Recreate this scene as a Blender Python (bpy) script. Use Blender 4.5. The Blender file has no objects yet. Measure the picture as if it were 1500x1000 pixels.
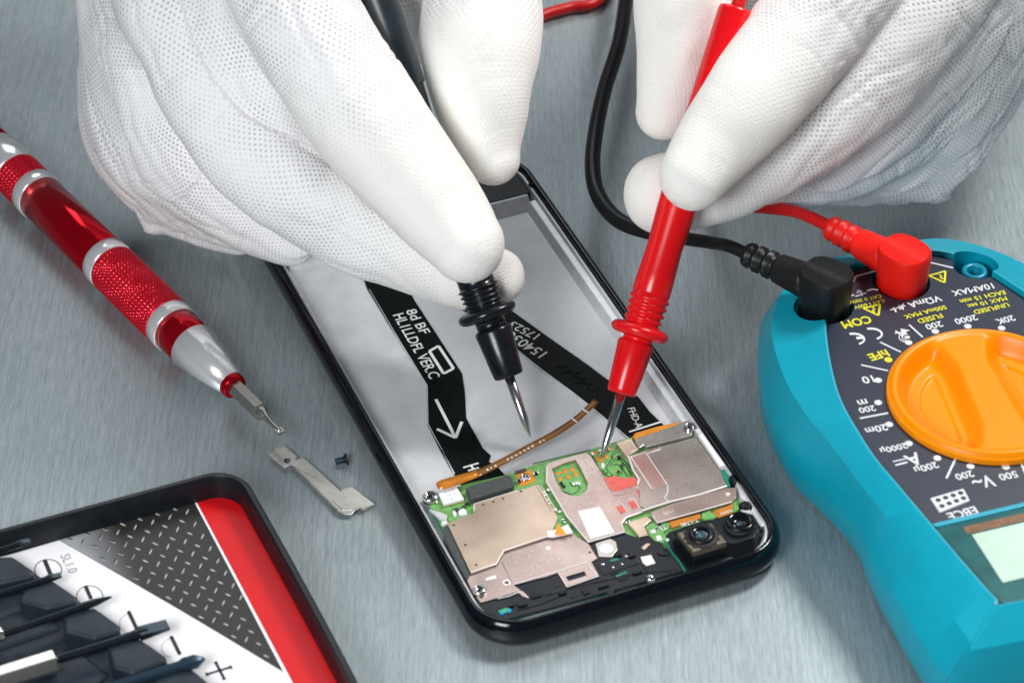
# Close-up of a phone repair: units are centimetres (1 unit = 1 cm)
import bpy, bmesh, math, random
from mathutils import Vector, Matrix, noise
from mathutils.geometry import tessellate_polygon
random.seed(7)
C = bpy.context
SC = C.scene
COL = SC.collection
SC.unit_settings.scale_length = 0.01
SC.view_settings.view_transform = 'Standard'
SC.view_settings.look = 'None'
SC.view_settings.exposure = 0
pi = math.pi

# ------------------------------------------------------------------ camera
F = 4200.0
PITCH, CH, OY = 0.69555166, 43.75331906, 52.41723169
cs, sn = math.cos(PITCH), math.sin(PITCH)
CAMP = Vector((0, -OY, CH))
FWD = Vector((0, cs, -sn)); UPV = Vector((0, sn, cs))
cam = bpy.data.cameras.new('camera')
cam.sensor_width = 36; cam.lens = F / 1500 * 36
cam.clip_start = 1; cam.clip_end = 2000
cam.dof.use_dof = True; cam.dof.focus_distance = 67.0; cam.dof.aperture_fstop = 0.24
camo = bpy.data.objects.new('camera', cam); COL.objects.link(camo)
camo.location = CAMP; camo.rotation_euler = (pi / 2 - PITCH, 0, 0)
SC.camera = camo


def at(u, v, z=0.0):
    """the point at height z seen at reference pixel (u, v): used to survey the photograph"""
    ray = Vector(((u - 750) / F, cs + sn * (500 - v) / F, -sn + cs * (500 - v) / F))
    return CAMP + ray * ((z - CH) / ray.z)


def scale_at(p):
    return F / (p - CAMP).dot(FWD)


def crop(x0, y0, s):
    return lambda x, y: (x0 + x / s, y0 + y / s)


# ------------------------------------------------------------------ materials
def nodes_of(m):
    m.use_nodes = True
    return m.node_tree.nodes, m.node_tree.links


def setin(b, k, v):
    if k in b.inputs: b.inputs[k].default_value = v


def mat(name, col, rough=0.5, metal=0.0, var=0.0, vscale=8.0, bump=0.0, bscale=60.0, spec=0.5, stretch=None,
        coat=0.0, rvar=0.0, sss=0.0, emit=0.0):
    m = bpy.data.materials.new(name)
    N, L = nodes_of(m)
    b = N['Principled BSDF']
    b.inputs['Base Color'].default_value = (*col, 1)
    b.inputs['Roughness'].default_value = rough
    b.inputs['Metallic'].default_value = metal
    setin(b, 'Specular IOR Level', spec)
    setin(b, 'Coat Weight', coat); setin(b, 'Coat Roughness', 0.08)
    if sss:
        setin(b, 'Subsurface Weight', sss); setin(b, 'Subsurface Scale', 0.25)
    tc = N.new('ShaderNodeTexCoord'); mp = N.new('ShaderNodeMapping')
    L.new(tc.outputs['Object'], mp.inputs['Vector'])
    if stretch: mp.inputs['Scale'].default_value = stretch
    if var or rvar:
        n = N.new('ShaderNodeTexNoise'); n.inputs['Scale'].default_value = vscale; n.inputs['Detail'].default_value = 6
        n.inputs['Roughness'].default_value = 0.65
        L.new(mp.outputs[0], n.inputs['Vector'])
    if var:
        r = N.new('ShaderNodeValToRGB')
        r.color_ramp.elements[0].position = 0.3; r.color_ramp.elements[1].position = 0.7
        r.color_ramp.elements[0].color = (*[max(0, c * (1 - var)) for c in col], 1)
        r.color_ramp.elements[1].color = (*[min(1, c * (1 + var)) for c in col], 1)
        L.new(n.outputs['Fac'], r.inputs['Fac']); L.new(r.outputs['Color'], b.inputs['Base Color'])
    if rvar:
        mr = N.new('ShaderNodeMapRange'); mr.inputs['To Min'].default_value = max(0.02, rough - rvar)
        mr.inputs['To Max'].default_value = min(1, rough + rvar)
        mr.inputs['From Min'].default_value = .3; mr.inputs['From Max'].default_value = .7
        L.new(n.outputs['Fac'], mr.inputs['Value']); L.new(mr.outputs[0], b.inputs['Roughness'])
    if bump:
        n2 = N.new('ShaderNodeTexNoise'); n2.inputs['Scale'].default_value = bscale; n2.inputs['Detail'].default_value = 3
        L.new(mp.outputs[0], n2.inputs['Vector'])
        bp = N.new('ShaderNodeBump'); bp.inputs['Strength'].default_value = bump; bp.inputs['Distance'].default_value = 0.02
        L.new(n2.outputs['Fac'], bp.inputs['Height']); L.new(bp.outputs[0], b.inputs['Normal'])
    return m


def mnode(N, L, op, a, b=None, c=None, clamp=False):
    n = N.new('ShaderNodeMath'); n.operation = op; n.use_clamp = clamp
    for i, x in enumerate((a, b, c)):
        if x is None: continue
        if isinstance(x, (int, float)): n.inputs[i].default_value = x
        else: L.new(x, n.inputs[i])
    return n.outputs[0]


def table_mat():
    m = bpy.data.materials.new('brushed steel'); N, L = nodes_of(m); b = N['Principled BSDF']
    tc = N.new('ShaderNodeTexCoord')
    def nz(sc, detail, rough=.6, scale=1.0):
        mp = N.new('ShaderNodeMapping'); mp.inputs['Scale'].default_value = sc
        L.new(tc.outputs['Object'], mp.inputs['Vector'])
        n = N.new('ShaderNodeTexNoise'); n.inputs['Scale'].default_value = scale; n.inputs['Detail'].default_value = detail
        n.inputs['Roughness'].default_value = rough
        L.new(mp.outputs[0], n.inputs['Vector']); return n.outputs['Fac']
    fine = nz((46, 2.0, 1), 4, .65, 1.0)
    mid = nz((14, .5, 1), 3, .6, .8)
    big = nz((.25, .1, 1), 3, .5, .6)
    s = mnode(N, L, 'ADD', mnode(N, L, 'MULTIPLY', fine, .55), mnode(N, L, 'MULTIPLY', mid, .3))
    s = mnode(N, L, 'ADD', s, mnode(N, L, 'MULTIPLY', big, .15))
    r = N.new('ShaderNodeValToRGB')
    r.color_ramp.elements[0].position = .38; r.color_ramp.elements[1].position = .62
    r.color_ramp.elements[0].color = (.245, .29, .307, 1); r.color_ramp.elements[1].color = (.445, .508, .53, 1)
    L.new(s, r.inputs['Fac']); L.new(r.outputs[0], b.inputs['Base Color'])
    b.inputs['Metallic'].default_value = .55
    rr = N.new('ShaderNodeMapRange'); rr.inputs['To Min'].default_value = .38; rr.inputs['To Max'].default_value = .52
    L.new(s, rr.inputs['Value']); L.new(rr.outputs[0], b.inputs['Roughness'])
    bp = N.new('ShaderNodeBump'); bp.inputs['Strength'].default_value = .16; bp.inputs['Distance'].default_value = .02
    L.new(fine, bp.inputs['Height']); L.new(bp.outputs[0], b.inputs['Normal'])
    return m


def glove_mat():
    m = bpy.data.materials.new('white knit nylon'); N, L = nodes_of(m); b = N['Principled BSDF']
    uv = N.new('ShaderNodeUVMap'); uv.uv_map = 'knit'
    at_ = N.new('ShaderNodeAttribute'); at_.attribute_name = 'coating'
    tc = N.new('ShaderNodeTexCoord')
    # the wobble of a hand-stretched knit
    wn = N.new('ShaderNodeTexNoise'); wn.inputs['Scale'].default_value = .8; wn.inputs['Detail'].default_value = 2
    L.new(tc.outputs['Object'], wn.inputs['Vector'])
    sep = N.new('ShaderNodeSeparateXYZ'); L.new(uv.outputs[0], sep.inputs[0])
    wob = mnode(N, L, 'MULTIPLY', mnode(N, L, 'SUBTRACT', wn.outputs['Fac'], .5), .16)
    U = mnode(N, L, 'ADD', sep.outputs['X'], wob); V = mnode(N, L, 'ADD', sep.outputs['Y'], wob)
    SU, SV = .122, .092
    row = mnode(N, L, 'DIVIDE', V, SV)
    rf = mnode(N, L, 'FLOOR', row)
    odd = mnode(N, L, 'MULTIPLY', mnode(N, L, 'MODULO', mnode(N, L, 'ABSOLUTE', rf), 2.0), .5)
    cx = mnode(N, L, 'SUBTRACT', mnode(N, L, 'FRACT', mnode(N, L, 'ADD', mnode(N, L, 'DIVIDE', U, SU), odd)), .5)
    cy = mnode(N, L, 'SUBTRACT', mnode(N, L, 'FRACT', row), .5)
    dx = mnode(N, L, 'MULTIPLY', cx, 1.25); dy = mnode(N, L, 'MULTIPLY', cy, .95)
    d = mnode(N, L, 'SQRT', mnode(N, L, 'ADD', mnode(N, L, 'MULTIPLY', dx, dx), mnode(N, L, 'MULTIPLY', dy, dy)))
    mr = N.new('ShaderNodeMapRange'); mr.interpolation_type = 'SMOOTHSTEP'
    mr.inputs['From Min'].default_value = .39; mr.inputs['From Max'].default_value = .08
    L.new(d, mr.inputs['Value'])
    dot = mr.outputs[0]
    # holes open and close over the cloth
    pn = N.new('ShaderNodeTexNoise'); pn.inputs['Scale'].default_value = .9; pn.inputs['Detail'].default_value = 2
    L.new(tc.outputs['Object'], pn.inputs['Vector'])
    pm = N.new('ShaderNodeMapRange'); pm.inputs['From Min'].default_value = .36; pm.inputs['From Max'].default_value = .66
    pm.inputs['To Min'].default_value = .12
    L.new(pn.outputs['Fac'], pm.inputs['Value'])
    unc = mnode(N, L, 'SUBTRACT', 1.0, at_.outputs['Fac'], clamp=True)
    hole = mnode(N, L, 'MULTIPLY', mnode(N, L, 'MULTIPLY', dot, pm.outputs[0]), unc)
    base = N.new('ShaderNodeMix'); base.data_type = 'RGBA'
    base.inputs[6].default_value = (.905, .90, .905, 1); base.inputs[7].default_value = (.91, .90, .86, 1)
    L.new(at_.outputs['Fac'], base.inputs[0])
    sm = N.new('ShaderNodeTexNoise'); sm.inputs['Scale'].default_value = 1.1; sm.inputs['Detail'].default_value = 5; sm.inputs['Roughness'].default_value = .7
    L.new(tc.outputs['Object'], sm.inputs['Vector'])
    sr = N.new('ShaderNodeMapRange'); sr.inputs['From Min'].default_value = .55; sr.inputs['From Max'].default_value = .8; sr.inputs['To Max'].default_value = .4
    L.new(sm.outputs['Fac'], sr.inputs['Value'])
    soil = N.new('ShaderNodeMix'); soil.data_type = 'RGBA'; soil.inputs[7].default_value = (.62, .60, .56, 1)
    L.new(base.outputs[2], soil.inputs[6]); L.new(mnode(N, L, 'MULTIPLY', sr.outputs[0], at_.outputs['Fac']), soil.inputs[0])
    dark = N.new('ShaderNodeMix'); dark.data_type = 'RGBA'
    L.new(soil.outputs[2], dark.inputs[6]); dark.inputs[7].default_value = (.30, .295, .31, 1)
    L.new(mnode(N, L, 'MULTIPLY', hole, .82), dark.inputs[0])
    L.new(dark.outputs[2], b.inputs['Base Color'])
    b.inputs['Roughness'].default_value = .78; setin(b, 'Specular IOR Level', .25)
    setin(b, 'Sheen Weight', .12)
    fn = N.new('ShaderNodeTexNoise'); fn.inputs['Scale'].default_value = 20; fn.inputs['Detail'].default_value = 4
    L.new(tc.outputs['Object'], fn.inputs['Vector'])
    # fine knit rows survive under the coating as a faint relief
    h = mnode(N, L, 'SUBTRACT', mnode(N, L, 'MULTIPLY', fn.outputs['Fac'], .9),
              mnode(N, L, 'MULTIPLY', dot, mnode(N, L, 'ADD', mnode(N, L, 'MULTIPLY', unc, .45), .42)))
    bp = N.new('ShaderNodeBump'); bp.inputs['Strength'].default_value = .5; bp.inputs['Distance'].default_value = .03
    L.new(h, bp.inputs['Height']); L.new(bp.outputs[0], b.inputs['Normal'])
    return m


def ridged_mat(name, col, rough, angle, freq, strength, dist=.03):
    m = mat(name, col, rough); N, L = nodes_of(m); b = N['Principled BSDF']
    tc = N.new('ShaderNodeTexCoord'); mp = N.new('ShaderNodeMapping'); mp.inputs['Rotation'].default_value = (0, 0, angle)
    L.new(tc.outputs['Object'], mp.inputs[0])
    w = N.new('ShaderNodeTexWave'); w.inputs['Scale'].default_value = freq; L.new(mp.outputs[0], w.inputs[0])
    bp = N.new('ShaderNodeBump'); bp.inputs['Strength'].default_value = strength; bp.inputs['Distance'].default_value = dist
    L.new(w.outputs['Fac'], bp.inputs['Height']); L.new(bp.outputs[0], b.inputs['Normal'])
    return m


def shield_mat(name, col, rough=.4, grain=90, warm=None):
    """stamped metal with a mottled tint and a fine grain"""
    m = bpy.data.materials.new(name); N, L = nodes_of(m); b = N['Principled BSDF']
    tc = N.new('ShaderNodeTexCoord')
    n = N.new('ShaderNodeTexNoise'); n.inputs['Scale'].default_value = .8; n.inputs['Detail'].default_value = 2
    L.new(tc.outputs['Object'], n.inputs['Vector'])
    r = N.new('ShaderNodeValToRGB'); r.color_ramp.elements[0].position = .35; r.color_ramp.elements[1].position = .65
    r.color_ramp.elements[0].color = (*[c * .84 for c in col], 1); r.color_ramp.elements[1].color = (*(warm or [min(1, c * 1.2) for c in col]), 1)
    L.new(n.outputs['Fac'], r.inputs[0])
    g = N.new('ShaderNodeTexNoise'); g.inputs['Scale'].default_value = grain / 6; g.inputs['Detail'].default_value = 5
    L.new(tc.outputs['Object'], g.inputs['Vector'])
    mx = N.new('ShaderNodeMix'); mx.data_type = 'RGBA'; mx.blend_type = 'OVERLAY'; mx.inputs[0].default_value = .3
    L.new(r.outputs[0], mx.inputs[6]); L.new(g.outputs['Fac'], mx.inputs[7]); L.new(mx.outputs[2], b.inputs['Base Color'])
    b.inputs['Metallic'].default_value = .82; b.inputs['Roughness'].default_value = rough
    bp = N.new('ShaderNodeBump'); bp.inputs['Strength'].default_value = .22; bp.inputs['Distance'].default_value = .012
    L.new(g.outputs['Fac'], bp.inputs['Height']); L.new(bp.outputs[0], b.inputs['Normal'])
    return m


M = {}
M['table'] = table_mat()
M['glove'] = glove_mat()
M['rim'] = mat('gloss black frame', (.003, .004, .007), .13, var=.3, rvar=.05, spec=.4)
M['tray'] = mat('cast magnesium', (.63, .645, .665), .46, .25, var=.09, vscale=1.3, bump=.25, bscale=14, rvar=.1)
M['tray_lt'] = mat('bare cast edge', (.70, .72, .75), .36, .3, var=.12, vscale=5, bump=.2, bscale=20)
M['blkplas'] = mat('matte black plastic', (.006, .008, .011), .36, spec=.25, var=.4, vscale=3, bump=.15)
M['darkplas'] = mat('worn black plastic', (.007, .010, .016), .32, spec=.3, var=.5, vscale=2.5, bump=.3, bscale=9, rvar=.1)
M['ribbon'] = mat('black flex film', (.004, .006, .006), .42, spec=.08, var=.4, vscale=3, bump=.35, bscale=3, stretch=(3, .6, 1))
M['print'] = mat('white print', (.75, .77, .76), .6)
M['pcb'] = mat('green solder mask', (.16, .40, .11), .32, var=.3, vscale=9, bump=.15)
M['pcbd'] = mat('dark green trace', (.012, .10, .035), .35, var=.3)
M['pcbt'] = mat('teal board edge', (.01, .23, .15), .35)
M['gold'] = mat('copper pad', (.80, .30, .03), .38, .35, var=.2, vscale=20)
M['flex'] = mat('amber polyimide', (.58, .20, .015), .33, .1, var=.25, vscale=3, coat=.4)
M['flexd'] = mat('brown polyimide', (.27, .115, .03), .32, .2, var=.25, vscale=3, coat=.3)
M['tan'] = shield_mat('tan shield metal', (.68, .52, .40), .36, 160, (.78, .62, .50))
M['mauve'] = shield_mat('mauve shield metal', (.50, .385, .35), .32, 110, (.60, .47, .43))
M['greysh'] = shield_mat('grey shield metal', (.52, .47, .43), .30, 90, (.62, .565, .52))
M['pink'] = shield_mat('pink shield metal', (.62, .38, .36), .36, 120, (.66, .45, .42))  # pinkish metal of the raised panel
M['edge'] = mat('bright edge glint', (.95, .90, .87), .3, .25)  # near-white puts the glint of shield ridges into the colour; small marks too
M['redtape'] = mat('red film', (.72, .12, .10), .42, var=.15, vscale=6)
M['white'] = mat('white label', (.86, .86, .87), .55)
M['orange_st'] = mat('orange sticker', (.95, .32, .01), .45)
M['rubber'] = mat('dark grey rubber', (.055, .065, .066), .55, var=.2, bump=.3, bscale=25)
M['chrome'] = mat('bright steel', (.72, .73, .74), .16, 1.0, var=.1)
M['steel'] = mat('needle steel', (.62, .63, .63), .2, 1.0, var=.15, stretch=(1, 1, 1))
M['plate'] = shield_mat('thin steel plate', (.56, .545, .50), .26, 40)
M['glass'] = mat('lens glass', (.003, .004, .006), .08, spec=.35, coat=.25)
M['lensblue'] = mat('lens coating', (.02, .07, .085), .12, coat=.4)
M['bezel'] = mat('bronze lens bezel', (.20, .17, .13), .34, .7, var=.2)
M['ledb'] = mat('blue led', (.02, .35, .75), .25)
M['ledg'] = mat('green led', (.01, .35, .15), .25)
M['pred'] = mat('red probe plastic', (.78, .006, .010), .24, spec=.4)
M['pblk'] = mat('black probe plastic', (.006, .008, .011), .24, spec=.4, var=.3, vscale=3, rvar=.08)
M['phand'] = mat('grey black probe handle', (.018, .026, .032), .34, var=.3, vscale=3)
M['cabr'] = mat('red cable', (.66, .008, .010), .36, spec=.35)
M['cabb'] = mat('black cable', (.006, .007, .008), .36, spec=.35)
M['plugr'] = mat('red plug rubber', (.86, .012, .006), .4, bump=.2, bscale=30, spec=.35)
M['plugb'] = mat('black plug rubber', (.007, .009, .010), .38, bump=.25, bscale=30, spec=.35)
M['plugr_t'] = ridged_mat('ribbed red plug', (.80, .018, .010), .42, .35, 9, .8)
M['plugb_t'] = ridged_mat('ribbed black plug', (.014, .017, .019), .42, .35, 9, .8)
M['teal'] = mat('teal holster rubber', (.0, .365, .50), .38, var=.06, vscale=2, bump=.16, bscale=45)
M['tealr'] = mat('teal jack', (.0, .24, .36), .3)
M['navy'] = mat('navy front plate', (.020, .029, .052), .36, var=.08, vscale=2, bump=.08, bscale=50)
M['wprint'] = mat('white meter print', (.74, .77, .80), .5)
M['yprint'] = mat('yellow meter print', (.76, .74, .02), .5)
M['dial'] = mat('orange dial plastic', (1.0, .30, .0), .34, spec=.3)
M['lcd'] = mat('lcd pane', (.56, .76, .64), .3, var=.12, vscale=.6)
M['lcdglass'] = mat('dark teal window', (.012, .115, .12), .25, var=.25, vscale=1.5)
M['brown'] = mat('brown strip', (.20, .085, .025), .4, var=.4, vscale=4)
M['dark'] = mat('deep black', (.004, .004, .005), .6)
M['anod'] = mat('red anodised aluminium', (.66, .003, .016), .15, .8)
M['anodk'] = mat('red knurl', (.66, .008, .030), .28, .5)
M['alu'] = mat('silver aluminium', (.95, .955, .96), .2, .6)
M['casein'] = mat('black case plastic', (.008, .010, .013), .32, spec=.3, var=.35, vscale=2, bump=.1)
M['caseblk'] = mat('blue black rack', (.016, .024, .034), .42, spec=.35, var=.3, vscale=2.5, bump=.25, bscale=18)
M['card_red'] = mat('red card print', (.60, .006, .010), .4, spec=.3, var=.05, vscale=2)
M['card_w'] = mat('white card print', (.80, .80, .82), .45)
M['card_pl'] = mat('printed tread plate', (.040, .040, .036), .42, var=.45, vscale=1.2)
M['card_mk'] = mat('tread mark print', (.40, .41, .39), .42, var=.3)  # pale printed lozenges of the tread pattern
M['card_pg'] = mat('pale tread plate', (.22, .23, .25), .42, var=.3, vscale=1.2)
M['ink'] = mat('black ink', (.01, .01, .012), .5)
M['inkg'] = mat('grey ink', (.22, .22, .24), .5)
M['bit'] = mat('black oxide steel', (.035, .047, .058), .22, .8, var=.2)
M['bitblue'] = mat('blued steel', (.035, .065, .10), .3, .6)
M['satin'] = mat('satin nickel', (.72, .70, .64), .25, 1.0, var=.1)
M['bluethread'] = mat('blue thread lock', (.006, .03, .08), .4)

# ------------------------------------------------------------------ mesh building
Z3 = Vector((0, 0, 1))


class MB:
    def __init__(self): self.v = []; self.f = []; self.m = []; self.s = []; self.mats = []

    def mi(self, m):
        m = M[m] if isinstance(m, str) else m
        if m not in self.mats: self.mats.append(m)
        return self.mats.index(m)

    def add(self, vs, fs, m, smooth=False):
        o = len(self.v); k = self.mi(m)
        self.v += [Vector(p) for p in vs]
        for f in fs:
            self.f.append([o + i for i in f]); self.m.append(k); self.s.append(smooth)

    def plate(self, pts, z0, z1, m, holes=(), m_side=None):
        """prism of a polygon surveyed on the plane z1 (points are 3-D or (x, y))"""
        loops = [[Vector((p[0], p[1], 0)) for p in L_] for L_ in [pts, *holes]]
        def area(L_): return sum(a.x * b.y - b.x * a.y for a, b in zip(L_, L_[1:] + L_[:1]))
        if area(loops[0]) < 0: loops[0].reverse()
        for h in loops[1:]:
            if area(h) > 0: h.reverse()
        flat = [p for L_ in loops for p in L_]
        n = len(flat)
        vs = [Vector((p.x, p.y, z1)) for p in flat] + [Vector((p.x, p.y, z0)) for p in flat]
        if len(loops) == 1: top = [list(range(n))]
        else:
            top = []
            for t in tessellate_polygon(loops):
                a, b, c = (flat[i] for i in t)
                t = list(t)
                if (b - a).cross(c - a).z < 0: t.reverse()
                top.append(t)
        self.add(vs, top + [[i + n for i in reversed(t)] for t in top], m)
        o = len(self.v) - 2 * n; k = self.mi(m_side or m); st = 0
        for L_ in loops:
            q = len(L_)
            for i in range(q):
                a, b = st + i, st + (i + 1) % q
                self.f.append([o + a, o + a + n, o + b + n, o + b]); self.m.append(k); self.s.append(False)
            st += q

    def sheet(self, pts, m):
        vs = [Vector(p) for p in pts]
        nrm = sum(((a.x * b.y - b.x * a.y) for a, b in zip(vs, vs[1:] + vs[:1])))
        if nrm < 0: vs.reverse()
        self.add(vs, [list(range(len(vs)))], m)

    def disc(self, c, r, m, n=20, z=None):
        c = Vector(c)
        self.sheet([c + Vector((r * math.cos(2 * pi * i / n), r * math.sin(2 * pi * i / n), 0)) for i in range(n)], m)

    def lathe(self, p0, d, prof, m, n=40, mats=None, smooth=True, ref=None):
        d = Vector(d).normalized(); p0 = Vector(p0)
        a = (Vector(ref) if ref else (Z3 if abs(d.z) < .9 else Vector((1, 0, 0))))
        x = d.cross(a).normalized(); y = d.cross(x)
        o = len(self.v)
        for t, r in prof:
            for i in range(n):
                w = 2 * pi * i / n
                self.v.append(p0 + d * t + (x * math.cos(w) + y * math.sin(w)) * max(r, 1e-4))
        for j in range(len(prof) - 1):
            k = self.mi(mats[j] if mats else m)
            for i in range(n):
                i2 = (i + 1) % n
                self.f.append([o + j * n + i, o + j * n + i2, o + (j + 1) * n + i2, o + (j + 1) * n + i])
                self.m.append(k); self.s.append(smooth)
        self.f.append([o + i for i in reversed(range(n))]); self.m.append(self.mi(mats[0] if mats else m)); self.s.append(False)
        e = o + (len(prof) - 1) * n
        self.f.append([e + i for i in range(n)]); self.m.append(self.mi(mats[-1] if mats else m)); self.s.append(False)

    def tube(self, pts, r, m, n=12, sub=0, smooth=True):
        pts = [Vector(p) for p in pts]
        rs = list(r) if isinstance(r, (list, tuple)) else [r] * len(pts)
        if sub:
            pts, rs = smooth_path(pts, rs, sub)
        o = len(self.v); nrm = None
        for i, p in enumerate(pts):
            t = (pts[min(i + 1, len(pts) - 1)] - pts[max(i - 1, 0)]).normalized()
            if nrm is None:
                nrm = t.cross(Z3 if abs(t.z) < .9 else Vector((1, 0, 0))).normalized()
            nrm = (nrm - t * nrm.dot(t)).normalized(); bn = t.cross(nrm)
            for k in range(n):
                w = 2 * pi * k / n
                self.v.append(p + (nrm * math.cos(w) + bn * math.sin(w)) * rs[i])
        km = self.mi(m)
        for j in range(len(pts) - 1):
            for i in range(n):
                i2 = (i + 1) % n
                self.f.append([o + j * n + i, o + j * n + i2, o + (j + 1) * n + i2, o + (j + 1) * n + i])
                self.m.append(km); self.s.append(smooth)
        self.f.append([o + i for i in reversed(range(n))]); self.m.append(km); self.s.append(False)
        e = o + (len(pts) - 1) * n
        self.f.append([e + i for i in range(n)]); self.m.append(km); self.s.append(False)

    def ball(self, c, r, m, sq=(1, 1, 1), n=16):
        c = Vector(c)
        bm = bmesh.new(); bmesh.ops.create_uvsphere(bm, u_segments=n, v_segments=n // 2, radius=r)
        vs = [c + Vector((v.co.x * sq[0], v.co.y * sq[1], v.co.z * sq[2])) for v in bm.verts]
        fs = [[v.index for v in f.verts] for f in bm.faces]; bm.free()
        self.add(vs, fs, m, True)

    def box(self, c, ex, ey, sx, sy, z0, z1, m):
        c = Vector(c); ex = Vector(ex); ey = Vector(ey)
        self.plate([c + ex * a * sx / 2 + ey * b * sy / 2 for a, b in ((-1, -1), (1, -1), (1, 1), (-1, 1))], z0, z1, m)

    def line(self, a, b, w, z, m):
        a = Vector((a[0], a[1], z)); b = Vector((b[0], b[1], z)); d = (b - a).normalized(); n = Vector((-d.y, d.x, 0)) * w / 2
        self.sheet([a - n, b - n, b + n, a + n], m)

    def text(self, s, a, b, m, z, h=1.0, rel=None, bold=0.0):
        """printed lettering: baseline from a to b (points on the surface), read along it, lying flat at height z"""
        a = Vector((a[0], a[1], z)); b = Vector((b[0], b[1], z))
        cu = bpy.data.curves.new('t', 'FONT'); cu.body = s; cu.size = 1; cu.offset = bold; cu.resolution_u = 3
        ob = bpy.data.objects.new('t', cu); COL.objects.link(ob)
        C.view_layer.update()
        me = ob.evaluated_get(C.evaluated_depsgraph_get()).to_mesh()
        if not len(me.vertices):
            bpy.data.objects.remove(ob); return
        xs = [v.co.x for v in me.vertices]; ys = [v.co.y for v in me.vertices]
        w = max(xs) - min(xs); x0 = min(xs)
        ex = (b - a); ln = ex.length; ex.normalize(); ey = Vector((-ex.y, ex.x, 0))
        sx = ln / w; sy = (rel / .72 if rel else sx) * h
        vs = [a + ex * (v.co.x - x0) * sx + ey * v.co.y * sy for v in me.vertices]
        fs = [list(p.vertices) for p in me.polygons]
        ob.to_mesh_clear(); bpy.data.objects.remove(ob); bpy.data.curves.remove(cu)
        # faces up
        ff = []
        for f in fs:
            p, q, r_ = vs[f[0]], vs[f[1]], vs[f[2]]
            ff.append(f if (q - p).cross(r_ - p).z >= 0 else f[::-1])
        self.add(vs, ff, m)

    def build(self, name, parent=None, root=None, bevel=0, seg=2, angle=35, sub=0):
        me = bpy.data.meshes.new(name)
        org = (root or parent)
        off = ROOT_AT.get(org.name, Vector()) if org else Vector()
        if org is None and self.v:
            lo = Vector((min(v.x for v in self.v), min(v.y for v in self.v), min(v.z for v in self.v)))
            hi = Vector((max(v.x for v in self.v), max(v.y for v in self.v), lo.z))
            off = Vector(((lo.x + hi.x) / 2, (lo.y + hi.y) / 2, lo.z))
        me.from_pydata([v - off for v in self.v], [], self.f)
        for m_ in self.mats: me.materials.append(m_)
        me.polygons.foreach_set('material_index', self.m); me.polygons.foreach_set('use_smooth', self.s)
        me.update()
        ob = bpy.data.objects.new(name, me); COL.objects.link(ob)
        if parent: ob.parent = parent; ROOT_AT[ob.name] = off
        else: ob.location = off
        if bevel:
            bv = ob.modifiers.new('bevel', 'BEVEL'); bv.width = bevel; bv.segments = seg; bv.limit_method = 'ANGLE'
            bv.angle_limit = math.radians(angle); bv.harden_normals = False
            me.polygons.foreach_set('use_smooth', [True] * len(me.polygons))
            ws = ob.modifiers.new('wn', 'WEIGHTED_NORMAL'); ws.keep_sharp = True
        if sub:
            sb = ob.modifiers.new('sub', 'SUBSURF'); sb.levels = sub; sb.render_levels = sub
        return ob


ROOT_AT = {}


def smooth_path(pts, rs, sub):
    P, R = [], []
    n = len(pts)
    for i in range(n - 1):
        p0, p1, p2, p3 = pts[max(i - 1, 0)], pts[i], pts[i + 1], pts[min(i + 2, n - 1)]
        r0, r1, r2, r3 = rs[max(i - 1, 0)], rs[i], rs[i + 1], rs[min(i + 2, n - 1)]
        for k in range(sub):
            t = k / sub; t2 = t * t; t3 = t2 * t
            c = (-.5 * t3 + t2 - .5 * t, 1.5 * t3 - 2.5 * t2 + 1, -1.5 * t3 + 2 * t2 + .5 * t, .5 * t3 - .5 * t2)
            P.append(p0 * c[0] + p1 * c[1] + p2 * c[2] + p3 * c[3])
            R.append(r0 * c[0] + r1 * c[1] + r2 * c[2] + r3 * c[3])
    P.append(pts[-1]); R.append(rs[-1])
    return P, R


def thing(name, label, cat, loc, group=None):
    o = bpy.data.objects.new(name, None); COL.objects.link(o)
    o.location = loc; o.empty_display_size = .5
    o['label'] = label; o['category'] = cat
    if group: o['group'] = group
    ROOT_AT[o.name] = Vector(loc)
    return o


def tag(o, label, cat, group=None):
    o['label'] = label; o['category'] = cat
    if group: o['group'] = group
    return o


def P(pts, z, f=None):
    return [at(*(f(*p) if f else p), z) for p in pts]


def rrect(x0, x1, y0, y1, r, n=8):
    out = []
    for cx, cy, a0 in ((x1 - r, y1 - r, 0), (x0 + r, y1 - r, pi / 2), (x0 + r, y0 + r, pi), (x1 - r, y0 + r, 1.5 * pi)):
        for i in range(n + 1):
            a = a0 + pi / 2 * i / n
            out.append((cx + r * math.cos(a), cy + r * math.sin(a)))
    return out


def loft(mb, rings, m, mats=None, smooth=True, close_top=False, close_bottom=False):
    c = rings[len(rings) // 2]
    if sum(a.x * b.y - b.x * a.y for a, b in zip(c, c[1:] + c[:1])) < 0: rings = [list(reversed(R)) for R in rings]
    n = len(rings[0]); o = len(mb.v)
    for R in rings: mb.v += [Vector(p) for p in R]
    for j in range(len(rings) - 1):
        k = mb.mi(mats[j] if mats else m)
        for i in range(n):
            i2 = (i + 1) % n
            mb.f.append([o + j * n + i, o + j * n + i2, o + (j + 1) * n + i2, o + (j + 1) * n + i]); mb.m.append(k); mb.s.append(smooth)
    if close_bottom:
        mb.f.append([o + i for i in reversed(range(n))]); mb.m.append(mb.mi(mats[0] if mats else m)); mb.s.append(False)
    if close_top:
        e = o + (len(rings) - 1) * n
        mb.f.append([e + i for i in range(n)]); mb.m.append(mb.mi(mats[-1] if mats else m)); mb.s.append(False)


# ------------------------------------------------------------------ table
t = MB(); t.sheet([(-160, -70, 0), (160, -70, 0), (160, 160, 0), (-160, 160, 0)], 'table')
tb = t.build('table_surface'); tb['kind'] = 'structure'

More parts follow.
